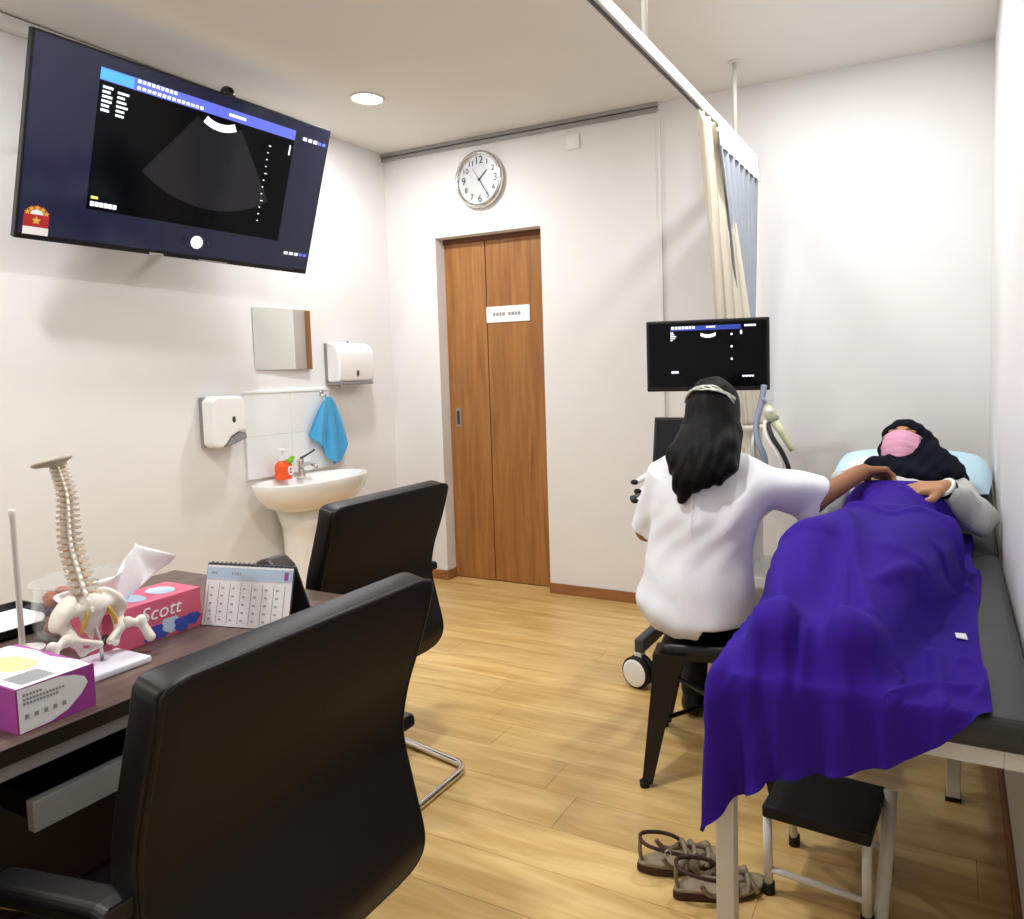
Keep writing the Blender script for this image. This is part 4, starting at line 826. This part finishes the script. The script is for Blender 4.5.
for q in range(3): B().tube([cuff+dcf*(.014*q-.012)+.032*(math.cos(a*PI/9)*nz(np.cross(dcf, (0, 0, 1)))+math.sin(a*PI/9)*nz(np.cross(dcf, np.cross(dcf, (0, 0, 1))))) for a in range(18)], .006, 8, closed=True).make('bracelet', M['gloss' if q == 1 else 'paper'], t, smooth=True)
R3 = np.stack(pf, 1); r_, f_, u_ = pf
sc_ = [ell(pc+u_*.022-f_*.022, (.094, .108, .100), R3, .03), ell(pc-u_*.05-f_*.015, (.092, .085, .085), R3, .04), ell(pc-u_*.125+f_*.03, (.105, .07, .045), R3, .04), cap((3.03, 2.965, .915), (3.24, 2.965, .915), .052, .060, .05), cap((3.20, 3.02, .95), (3.285, 2.935, .89), .062, .050, .05), ell((3.15, 2.90, .905), (.125, .055, .045), None, .04), cap((3.19, 3.10, .98), (3.27, 3.0, .90), .05, .05, .05)]
fo = pc+f_*.105-u_*.012
def scut(X, Y, Z):                                   # opening for the face
    x, y_, z = X-fo[0], Y-fo[1], Z-fo[2]; a = x*r_[0]+y_*r_[1]+z*r_[2]; b_ = x*u_[0]+y_*u_[1]+z*u_[2]; c_ = x*f_[0]+y_*f_[1]+z*f_[2]
    return -(np.sqrt((a/.060)**2+(b_/.075)**2+(c_/.095)**2)-1)*.06
V, Q = soft(sc_, .0045, disp=lambda X, Y, Z: .003*np.sin(70*(X*.6+Z)+3*np.sin(20*Y))+.002*np.sin(110*(X-Z)), cut=scut); mesh_obj('headscarf', V, Q, M['navy'], t, smooth=True)
mk = B(); nu, nv = 16, 12; V = []
for j in range(nv+1):
    for i in range(nu+1):
        a = (i/nu*2-1); v = j/nv; ver = .020-.112*v; wid = .072*(1-.10*abs(v-.5)*2)
        de = .121-.052*abs(a)**1.8-.03*abs(v-.42)**1.6+.002*math.cos(v*PI*8)
        V.append(pc+r_*(wid*a)+u_*ver+f_*de)
mesh_ = mesh_obj('face_mask', V, [(j*(nu+1)+i, j*(nu+1)+i+1, (j+1)*(nu+1)+i+1, (j+1)*(nu+1)+i) for j in range(nv) for i in range(nu)], M['pink'], t, smooth=True); mesh_.modifiers.new('thick', 'SOLIDIFY').thickness = .002
for s in (-1, 1): B().tube(smoothpath([pc+r_*s*.068+u_*.012+f_*.066, pc+r_*s*.082+u_*.0+f_*.015, pc+r_*s*.070-u_*.078+f_*.055]), .0016, 5).make('ear_loop', M['paper'], mesh_)

# ------------------------------------------------------------------ purple sheet: relaxed cloth over bed and body
def sheet():
    nx, ny, d = 53, 101, .0160
    U, Vv = np.meshgrid(np.arange(nx)*d, np.arange(ny)*d, indexing='ij'); W_ = (nx-1)*d
    U0 = U.copy(); U = W_-(W_-U)*(1+.0*Vv)-.10*np.clip(Vv-.75, 0, 9)*(U/W_)**2; Vv = Vv*(1-.05*U0/W_-.085*np.clip((U0/W_-.55)/.45, 0, 1)**1.5-.04*np.clip((.25-U0/W_)/.25, 0, 1)); rest2 = np.stack([U, Vv], -1).reshape(-1, 2)
    a = math.radians(0); c, s = math.cos(a), math.sin(a)
    lx = (U-W_)*.90; ly = -Vv*.965
    X = 3.418+lx*c-ly*s*0; Y = 2.80+lx*s+ly*c; Z = .985+.016*np.sin(U*27+Vv*7+2*np.sin(Vv*5))+.010*np.sin(U*15-Vv*21)+.006*np.sin(U*60-Vv*17)
    P = np.stack([X, Y, Z], -1).reshape(-1, 3).astype(float); prev = P.copy(); dt = 1/60
    caps = [(p[1], p[2], p[3]+.024, p[4]+.026) for p in plegs+[q for q in ptorso if q[0] == 'c'][:1]]
    caps += [(np.array((2.953, 1.515, .775)), np.array((2.953, 1.47, .685)), .048, .03), (np.array((3.108, 1.515, .775)), np.array((3.108, 1.47, .685)), .048, .03), (np.array((3.05, 2.33, .79)), np.array((3.19, 2.33, .79)), .112, .112), (np.array((3.05, 2.74, .805)), np.array((3.19, 2.74, .805)), .108, .108)]
    I, J = np.meshgrid(np.arange(nx), np.arange(ny), indexing='ij'); G = []
    def pairs(di, dj, par, rest, k):
        m = (I+di < nx) & (J+dj < ny) & (J+dj >= 0) & par; A = I[m]*ny+J[m]; Bq = (I[m]+di)*ny+J[m]+dj; G.append((A, Bq, np.sqrt(((rest2[A]-rest2[Bq])**2).sum(1)), k))
    for q in (0, 1):
        pairs(1, 0, I % 2 == q, d, 1.0); pairs(0, 1, J % 2 == q, d, 1.0); pairs(1, 1, I % 2 == q, d*2**.5, .6); pairs(1, -1, I % 2 == q, d*2**.5, .6)
        pairs(2, 0, (I//2) % 2 == q, 2*d, .25); pairs(0, 2, (J//2) % 2 == q, 2*d, .25)
    def collide(P):
        con = np.zeros(len(P), bool)
        for a_, b_, ra, rb in caps:
            ab = b_-a_; tt = np.clip(((P-a_)@ab)/(ab@ab), 0, 1); cl = a_+tt[:, None]*ab; v = P-cl; v[:, 2] = np.abs(v[:, 2])+1e-4; l = np.sqrt((v*v).sum(1))+1e-9; rr = ra+(rb-ra)*tt; m = (l < rr) & (P[:, 2] > BZ-.02)
            P[m] = cl[m]+v[m]*(rr[m]/l[m])[:, None]; con |= m
        zt = np.where(P[:, 1] > HY, BZ+(P[:, 1]-HY)*math.tan(TH), BZ)+.008
        ins = (P[:, 0] > BX0-.018) & (P[:, 0] < BX1+.1) & (P[:, 1] > BY0-.018) & (P[:, 2] < zt) & (P[:, 2] > BZ-.11)
        pz = zt-P[:, 2]; px = P[:, 0]-(BX0-.018); py = P[:, 1]-(BY0-.018)
        mz = ins & (pz <= px+.02) & (pz <= py+.02); mx = ins & ~mz & (px <= py); my = ins & ~mz & ~mx
        P[mz, 2] = zt[mz]; P[mx, 0] = BX0-.018; P[my, 1] = BY0-.018; con |= mz
        mw = P[:, 0] > RX-.012; P[mw, 0] = RX-.012
        return con
    for it in range(240):
        x0 = P.copy(); vel = (P-prev)*.93; prev = x0; P = P+vel; P[:, 2] -= 9.8*dt*dt*.8
        for _ in range(9):
            for A, Bq, rest, k in G:
                dv = P[Bq]-P[A]; l = np.sqrt((dv*dv).sum(1))+1e-9; cr_ = dv*(.5*k*(l-rest)/l)[:, None]; P[A] += cr_; P[Bq] -= cr_
        con = collide(P); P[con, :2] = x0[con, :2]+(P[con, :2]-x0[con, :2])*(.40 if it < 60 else .10)
    for _ in range(5):
        g = P.reshape(nx, ny, 3); a_ = g.copy(); a_[1:-1, 1:-1] = .5*g[1:-1, 1:-1]+.125*(g[2:, 1:-1]+g[:-2, 1:-1]+g[1:-1, 2:]+g[1:-1, :-2]); P = a_.reshape(-1, 3)
        collide(P)
    collide(P); Gd = P.reshape(nx, ny, 3)
    for ax_ in (0, 1):                                # finer grid, then pressed-in folds
        a_ = np.moveaxis(Gd, ax_, 0); m_ = .5*(a_[1:]+a_[:-1]); q = np.empty((2*len(a_)-1,)+a_.shape[1:]); q[0::2] = a_; q[1::2] = m_; Gd = np.moveaxis(q, 0, ax_)
    nrm = np.cross(np.gradient(Gd, axis=0), np.gradient(Gd, axis=1)); nrm /= np.linalg.norm(nrm, axis=-1, keepdims=True)+1e-9
    nrm *= np.sign(nrm[..., 2].sum())
    folds = [([(3.02, 2.1), (3.07, 1.86), (3.13, 1.6)], .018, .022), ([(2.86, 1.95), (2.91, 1.79), (2.985, 1.43)], .020, .022), ([(3.05, 2.03), (3.07, 1.64), (3.10, 1.43)], .016, .020), ([(3.18, 1.43), (3.235, 1.5), (3.32, 1.52)], .020, .016),
             ([(3.31, 1.68), (3.35, 1.6), (3.33, 1.5)], .015, .014), ([(3.14, 1.75), (3.21, 1.9), (3.28, 2.1)], .018, .018), ([(3.14, 2.6), (3.26, 2.43), (3.32, 2.2)], .018, .016), ([(3.19, 2.7), (3.30, 2.45), (3.35, 2.35)], .014, .013), ([(3.26, 2.1), (3.35, 2.4)], .015, .015),
             ([(3.015, 1.5), (3.02, 1.43)], .012, .013), ([(3.19, 1.5), (3.19, 1.43)], .012, .013), ([(2.87, 1.6), (2.845, 1.43)], .014, .016), ([(3.05, 2.62), (2.95, 2.5), (2.88, 2.3)], .012, .016), ([(3.0, 2.35), (3.12, 2.25), (3.2, 2.3)], .010, .016), ([(2.93, 1.6), (2.925, 1.43)], .012, .012), ([(3.25, 1.7), (3.27, 1.43)], .012, .018)]
    D_ = np.zeros(Gd.shape[:2])
    for pts, A_, w_ in folds:
        best = np.full(Gd.shape[:2], 9.)
        for p0, p1 in zip(pts[:-1], pts[1:]):
            p0, p1 = np.array(p0), np.array(p1); ab = p1-p0; v = Gd[..., :2]-p0; tt = np.clip((v@ab)/(ab@ab), 0, 1); best = np.minimum(best, np.linalg.norm(v-tt[..., None]*ab, axis=-1))
        D_ = np.maximum(D_, A_*np.exp(-(best/w_)**2))
    Gd = Gd+nrm*D_[..., None]
    return Gd.reshape(-1, 3), Gd.shape[0], Gd.shape[1]
P_, nx_, ny_ = sheet()
Fq = np.array([(i*ny_+j, i*ny_+j+1, (i+1)*ny_+j+1, (i+1)*ny_+j) for i in range(nx_-1) for j in range(ny_-1)])
shp = P_.min(0)
t = thing('purple_sheet', 'deep purple cotton sheet draped over the lying person and the bed end', 'sheet', (float(P_[:, 0].mean()), float(P_[:, 1].mean()), float(shp[2])))
o = mesh_obj('cloth', P_, Fq, M['purple'], t, smooth=True, sub=1)
tg_ = P_.reshape(nx_, ny_, 3)[nx_-8, int(ny_*.70)]
B().add([tg_+np.array(q) for q in ((0, 0, .004), (.022, -.004, .006), (.026, -.034, .004), (.003, -.030, .004), (0, 0, .006), (.022, -.004, .008), (.026, -.034, .006), (.003, -.030, .006))], [(3, 2, 1, 0), (4, 5, 6, 7), (0, 1, 5, 4), (1, 2, 6, 5), (2, 3, 7, 6), (3, 0, 4, 7)]).make('care_label', M['paper'], t)

# ------------------------------------------------------------------ black stool
sc = Vector((2.575, 2.335, 0)); ang = .205; Rz = Matrix.Rotation(ang, 3, 'Z')
t = thing('stool', 'black metal stool with splayed legs under the seated person', 'stool', (sc.x, sc.y, 0), (0, 0, ang))
def sqr(h_, z, r_=.03, n=5):
    out = []
    for cx_, cy_, a0 in ((1, 1, 0), (-1, 1, PI/2), (-1, -1, PI), (1, -1, 1.5*PI)):
        for q in range(n+1): a = a0+q*PI/2/n; out.append((cx_*(h_-r_)+r_*math.cos(a), cy_*(h_-r_)+r_*math.sin(a), z))
    return out
B().rings([sqr(.165, .40), sqr(.163, .43), sqr(.158, .444), sqr(.150, .449), sqr(.12, .446), sqr(.02, .446)]).make('seat', M['black'], t, local=True, smooth=True)
for sx in (-1, 1):
    for sy in (-1, 1):
        T_ = (sx*.148, sy*.148, .42); F_ = (sx*.205, sy*.205, 0)
        def ring_(f, w_): 
            x = T_[0]+(F_[0]-T_[0])*f; y_ = T_[1]+(F_[1]-T_[1])*f; z = .42*(1-f)
            return [(x+sx*w_*a, y_+sy*w_*b_, z) for a, b_ in ((.4, .4), (.4, -1), (.05, -1), (-.05, -.05), (-1, .05), (-1, .4))][::(1 if sx*sy > 0 else -1)]
        lg = B().rings([ring_(0, .075), ring_(.2, .055), ring_(.6, .038), ring_(.97, .024)]).make('leg', M['black'], t, local=True)
        B().lathe((F_[0], F_[1], 0), [(.016, 0), (.018, .018)], n=10).make('rubber_foot', M['rubber'], lg, local=True)
for a, b_ in (((-.17, -.17, .2), (.17, .17, .2)), ((-.17, .17, .21), (.17, -.17, .21))): B().tube([a, b_], .008, 8).make('cross_brace', M['black'], t, local=True)

# ------------------------------------------------------------------ ultrasound machine
t = thing('ultrasound_machine', 'ultrasound cart with a dark monitor and touch panel in front of the seated person', 'medical machine', (2.38, 3.05, 0))
for x in (2.125, 2.645): B().box((x-.022, 2.76, .145), (x+.022, 3.34, .205)).make('base_arm', M['dgrey'], t, bevel=.01)
B().box((2.14, 3.02, .14), (2.63, 3.34, .22)).make('base', M['dgrey'], t, bevel=.015)
for x in (2.118, 2.652):
    for yy in (2.785, 3.30):
        fk = B().box((x-.016, yy-.022, .10), (x+.016, yy+.03, .15)).make('caster', M['white'], t, bevel=.006)
        ax_ = Vector((-.25, -.97, 0)).normalized()
        for s in (-1, 1):
            o_ = Vector((x, yy-.012, .066))+ax_*s*.019
            B().lathe(o_, [(.030, -.013), (.060, -.013), (.066, -.008), (.066, .008), (.060, .013), (.030, .013)], ax_, 28).make('tyre', M['rubber'], fk)
            B().lathe(o_+ax_*s*.012, [(.056, -.004), (.057, .002), (.048, .006), (.012, .008)], ax_*s, 28).make('wheel_cover', M['white'], fk)
B().box((2.24, 3.08, .21), (2.52, 3.32, .72)).make('column', M['white'], t, bevel=.02)
B().box((2.155, 2.99, .20), (2.185, 3.04, .55)).make('side_handle', M['dgrey'], t, bevel=.006)
B().box((2.15, 2.98, .40), (2.62, 3.34, .46)).make('lower_shelf', M['white'], t, bevel=.012)
B().box((2.165, 2.80, .71), (2.615, 3.32, .78)).make('console', M['white'], t, bevel=.018)
cpn = B().box((2.185, 2.815, .779), (2.595, 3.0, .788)).make('control_panel', M['dgrey'], t, bevel=.003)
for i in range(8):
    for j in range(3): B().lathe((2.22+.05*i, 2.84+.045*j, .787), [(.012, 0), (.012, .006), (.008, .008)], n=10).make('key', M['lgrey'], cpn)
B().sphere((2.39, 2.85, .79), .02).make('trackball', M['white'], cpn, smooth=True)
Rt = Matrix.Rotation(-.18, 3, 'X')
tp = B().box((2.172, 2.845, .915), (2.475, 2.868, 1.118), Rt, (2.32, 2.86, 1.0)).make('touch_panel', M['black'], t, bevel=.004)
B().box((2.185, 2.8435, .93), (2.462, 2.8448, 1.105), Rt, (2.32, 2.86, 1.0)).make('touch_screen', M['scr_dim'], tp)
B().tube([(2.32, 2.88, 1.0), (2.33, 2.98, .90), (2.35, 3.02, .77)], .022, 10).make('panel_stalk', M['dgrey'], t, smooth=True)
mcx, mcy, mz0, mz1, mw = 2.372, 2.955, 1.222, 1.516, .252
mn = B().box((mcx-mw, mcy, mz0), (mcx+mw, mcy+.03, mz1)).make('monitor', M['black'], t, bevel=.005)
q_ = lambda u, v, d=.001: (mcx-mw+.012+u*(2*mw-.024), mcy-d, mz1-.012-v*(mz1-mz0-.03))
def mq(u0, v0, u1, v1, d): return [q_(u0, v1, d), q_(u1, v1, d), q_(u1, v0, d), q_(u0, v0, d)]
B().add(mq(0, 0, 1, 1, .0006), [(0, 1, 2, 3)]).make('screen', M['scr_black'], mn)
B().add(mq(.19, .05, .79, .12, .0012), [(0, 1, 2, 3)]).make('header_bar', M['scr_blue2'], mn)
b = B()
for i in range(7): b.add(mq(.2+.03*i, .055, .222+.03*i, .095, .0018), [(0, 1, 2, 3)])
for i in range(4): b.add(mq(.5+.02*i, .06, .515+.02*i, .085, .0018), [(0, 1, 2, 3)])
for i in range(4): b.add(mq(.82+.025*i, .055, .84+.025*i, .085, .0018), [(0, 1, 2, 3)]); b.add(mq(.80+.025*i, .83, .82+.025*i, .855, .0018), [(0, 1, 2, 3)])
for i in range(5): b.add(mq(.19, .14+.03*i, .19+random.uniform(.02, .06), .155+.03*i, .0018), [(0, 1, 2, 3)]); b.add(mq(.195+.013*i, .75, .205+.013*i, .785, .0018), [(0, 1, 2, 3)])
for i in range(3): b.add(mq(.705, .18+.19*i, .72, .21+.19*i, .0018), [(0, 1, 2, 3)])
b.add(mq(.785, .14, .80, .2, .0018), [(0, 1, 2, 3)])
b.add([q_(.515+.24*math.sin(a)*.55, -.05+.24*math.cos(a)+dd, .0018) for dd in (0, .05) for a in np.linspace(-.5, .5, 9)], [(i, i+1, 10+i, 9+i) for i in range(8)])
setp(b.make('screen_readout', M['scr_white'], mn), kind='stuff')
Tm = Matrix.Translation((mcx-2.38, mcy-3.05, 0)) @ Matrix.Rotation(.17, 4, 'Z') @ Matrix.Translation((2.38-mcx, 3.05-mcy, 0))
for o_ in [mn]+list(mn.children): o_.data.transform(Tm)
B().tube([(mcx, mcy+.03, 1.36), (mcx, mcy+.12, 1.34), (mcx-.01, 3.12, 1.10), (mcx-.01, 3.14, .78)], .026, 12).make('monitor_arm', M['dgrey'], t, smooth=True)
for x, sgn in ((2.145, -1), (2.64, 1)): B().box((x-.03, 2.72, .79), (x+.03, 3.02, .81)).box((x-.006+sgn*-.02, 2.76, .74), (x+.006+sgn*-.02, 3.0, .80)).make('probe_holder', M['dgrey'], t, bevel=.004)
labs = ['white ultrasound probe with black tip in the holder, topmost at the left of the cart', 'white ultrasound probe with black tip, middle one at the left of the cart', 'white ultrasound probe with black tip, lowest one at the left of the cart']
for i, (x, z) in enumerate(((2.150, .870), (2.168, .836), (2.160, .800))):
    p = thing('ultrasound_probe', labs[i], 'probe', (x, 2.71, z), group='ultrasound probes at the left of the cart')
    B().sphere((x-.004, 2.70-.012*i, z), (.017, .014, .011), 12, 8).make('tip', M['gloss'], p, smooth=True)
    B().tube([(x+.004, 2.706-.012*i, z), (x+.02, 2.74-.012*i, z+.014), (x+.012, 2.80, z+.02)], [.009, .013, .008], 10).make('handle', M['white'], p, smooth=True)
p = thing('ultrasound_probe', 'cream and green ultrasound probe resting at the right of the cart', 'probe', (2.66, 2.85, 1.1))
B().tube([(2.640, 2.86, 1.165), (2.648, 2.86, 1.14), (2.668, 2.855, 1.108)], [.013, .024, .022], 12).make('head', M['probe'], p, smooth=True)
B().tube([(2.668, 2.855, 1.108), (2.70, 2.85, 1.06), (2.73, 2.845, 1.01), (2.738, 2.845, .995)], [.018, .014, .012, .010], 12).make('grip', M['probe'], p, smooth=True)
B().tube([(2.634, 2.86, 1.175), (2.622, 2.86, 1.195)], .008, 10).make('nozzle', M['greyblue'], p, smooth=True)
B().sphere((2.652, 2.838, 1.148), (.013, .01, .012)).make('button', M['tissue'], p, smooth=True)
for lab, mm, pts, rr in (('black cable hanging beside the probe at the right of the cart', 'cable', [(2.648, 2.83, 1.10), (2.672, 2.80, 1.05), (2.712, 2.79, .99), (2.735, 2.79, .92), (2.71, 2.80, .84), (2.66, 2.84, .80)], .009), ('white cable looping beside the probe at the right of the cart', 'wcable', [(2.638, 2.83, 1.11), (2.645, 2.81, 1.06), (2.685, 2.79, 1.00), (2.712, 2.79, .93), (2.70, 2.80, .86), (2.65, 2.84, .81)], .008), ('thick blue-grey cable bundle hanging from the monitor', 'greyblue', [(2.606, 2.96, 1.24), (2.602, 2.92, 1.17), (2.595, 2.87, 1.10), (2.61, 2.83, 1.03), (2.64, 2.81, .96), (2.64, 2.82, .82)], .013), ('pale grey cable loop behind the seated person', 'lgrey', [(2.60, 2.87, 1.08), (2.59, 2.83, 1.02), (2.60, 2.82, .94), (2.62, 2.84, .82)], .010)):
    o = B().tube(smoothpath(pts, 7), rr, 10).make('cable', M[mm], smooth=True); setp(o, lab, 'cable', 'cables at the right of the cart')

# ------------------------------------------------------------------ step stool under the bed end
t = thing('step_stool', 'folding step with black tread and white tube frame under the bed end', 'step stool', (3.0, 1.85, 0))
zt = .245; A1, A2 = Vector((2.868, 1.742, zt)), Vector((3.122, 1.722, zt)); dv_ = Vector((.016, .225, 0)); dn = Vector((0, 0, -.032))
P8 = [A1, A2, A2+dv_, A1+dv_]
B().add([p+dn for p in P8]+P8, [(3, 2, 1, 0), (4, 5, 6, 7), (0, 1, 5, 4), (1, 2, 6, 5), (2, 3, 7, 6), (3, 0, 4, 7)]).make('tread', M['rubber'], t, bevel=.006)
for P0, P1 in (((2.877, 1.775, .012), (2.877, 1.765, .215)), ((3.112, 1.752, .012), (3.112, 1.745, .215)), ((2.90, 1.99, .012), (2.89, 1.94, .215)), ((3.14, 1.975, .012), (3.128, 1.92, .215))):
    lg = B().tube([P0, P1], .0115, 12).make('leg', M['powder'], t, smooth=True); B().lathe((P0[0], P0[1], 0), [(.015, 0), (.0155, .028), (.012, .030)], n=12).make('rubber_foot', M['rubber'], lg)
B().tube([(3.140, 1.765, .010), (3.148, 1.85, .14), (3.150, 1.93, .245)], .017, 12).make('diagonal_leg', M['powder'], t, smooth=True)
B().tube([(2.877, 1.772, .065), (3.112, 1.749, .065)], .008, 10).make('crossbar', M['powder'], t, smooth=True)
B().tube([(2.897, 1.975, .075), (3.137, 1.957, .075)], .008, 10).make('crossbar', M['powder'], t, smooth=True)

# ------------------------------------------------------------------ sandals
def sandal(label, loc, rot, mir):
    t = thing('sandal', label, 'sandal', loc, (0, 0, rot), group='pair of taupe sandals')
    L_, out = .245, []
    for i in range(28):
        a = 2*PI*i/28; x = math.cos(a); wv = .040+.008*x; out.append((L_/2*x, math.sin(a)*wv*(1-.10*math.cos(2*a))+mir*.006*math.sin(PI*x)))
    B().rings([[(x*.97, y_*.95, 0) for x, y_ in out], [(x, y_, .004) for x, y_ in out], [(x, y_, .013+.008*(x < 0)*min(1, -x/.06)) for x, y_ in out]]).make('sole', M['sole'], t, local=True)
    hz = lambda x: .013+.008*(x < 0)*min(1, -x/.06)
    B().rings([[(x*.985, y_*.97, hz(x)) for x, y_ in out], [(x*.98, y_*.96, hz(x)+.009) for x, y_ in out], [(x*.9, y_*.85, hz(x)+.008) for x, y_ in out]]).make('footbed', M['insole'], t, local=True, smooth=True)
    def strap(pts, nm, w_=.006, m='taupe'): return B().tube(smoothpath([Vector(p) for p in pts], 6), w_, 8, flat=.9).make(nm, M[m], t, local=True, smooth=True)
    for x0, x1, hh in ((.085, .055, .034), (.055, .085, .036), (.03, .03, .046), (-.0, .01, .052)): strap([(x0, -.043, .015), (x0*.6+x1*.4, -.026, hh), (x1*.6+x0*.4, .024, hh), (x1, .043, .015)], 'toe_strap', .0075)
    strap([(.07, 0, .040), (.03, 0, .052), (.0, 0, .058)], 'centre_strap', .007)
    for s_ in (-1, 1): strap([(.0, s_*.035, .035), (-.02, s_*.040, .022), (-.045, s_*.041, .03), (-.06, s_*.038, .05)], 'side_strap', .007)
    strap([(.012, -.034, .040), (-.012, -.040, .056), (-.05, -.042, .070), (-.098, -.028, .084), (-.112, 0, .088), (-.098, .028, .084), (-.05, .042, .070), (-.012, .040, .056), (.012, .034, .040)], 'ankle_strap', .0055, 'sole')
    strap([(-.108, 0, .022), (-.114, 0, .055), (-.112, 0, .088)], 'heel_tab', .006)
    B().tube([(-.05+.008*math.cos(a*PI/4), -mir*.047, .070+.008*math.sin(a*PI/4)) for a in range(8)], .0018, 6, closed=True).make('buckle', M['steel'], t, local=True)
    return t
sandal('taupe strappy sandal lying farther from the bed leg, toe under its mate', (2.645, 1.785, 0), .60, 1)
sandal('taupe strappy sandal partly hidden behind the white bed leg', (2.765, 1.727, 0), .62, -1)
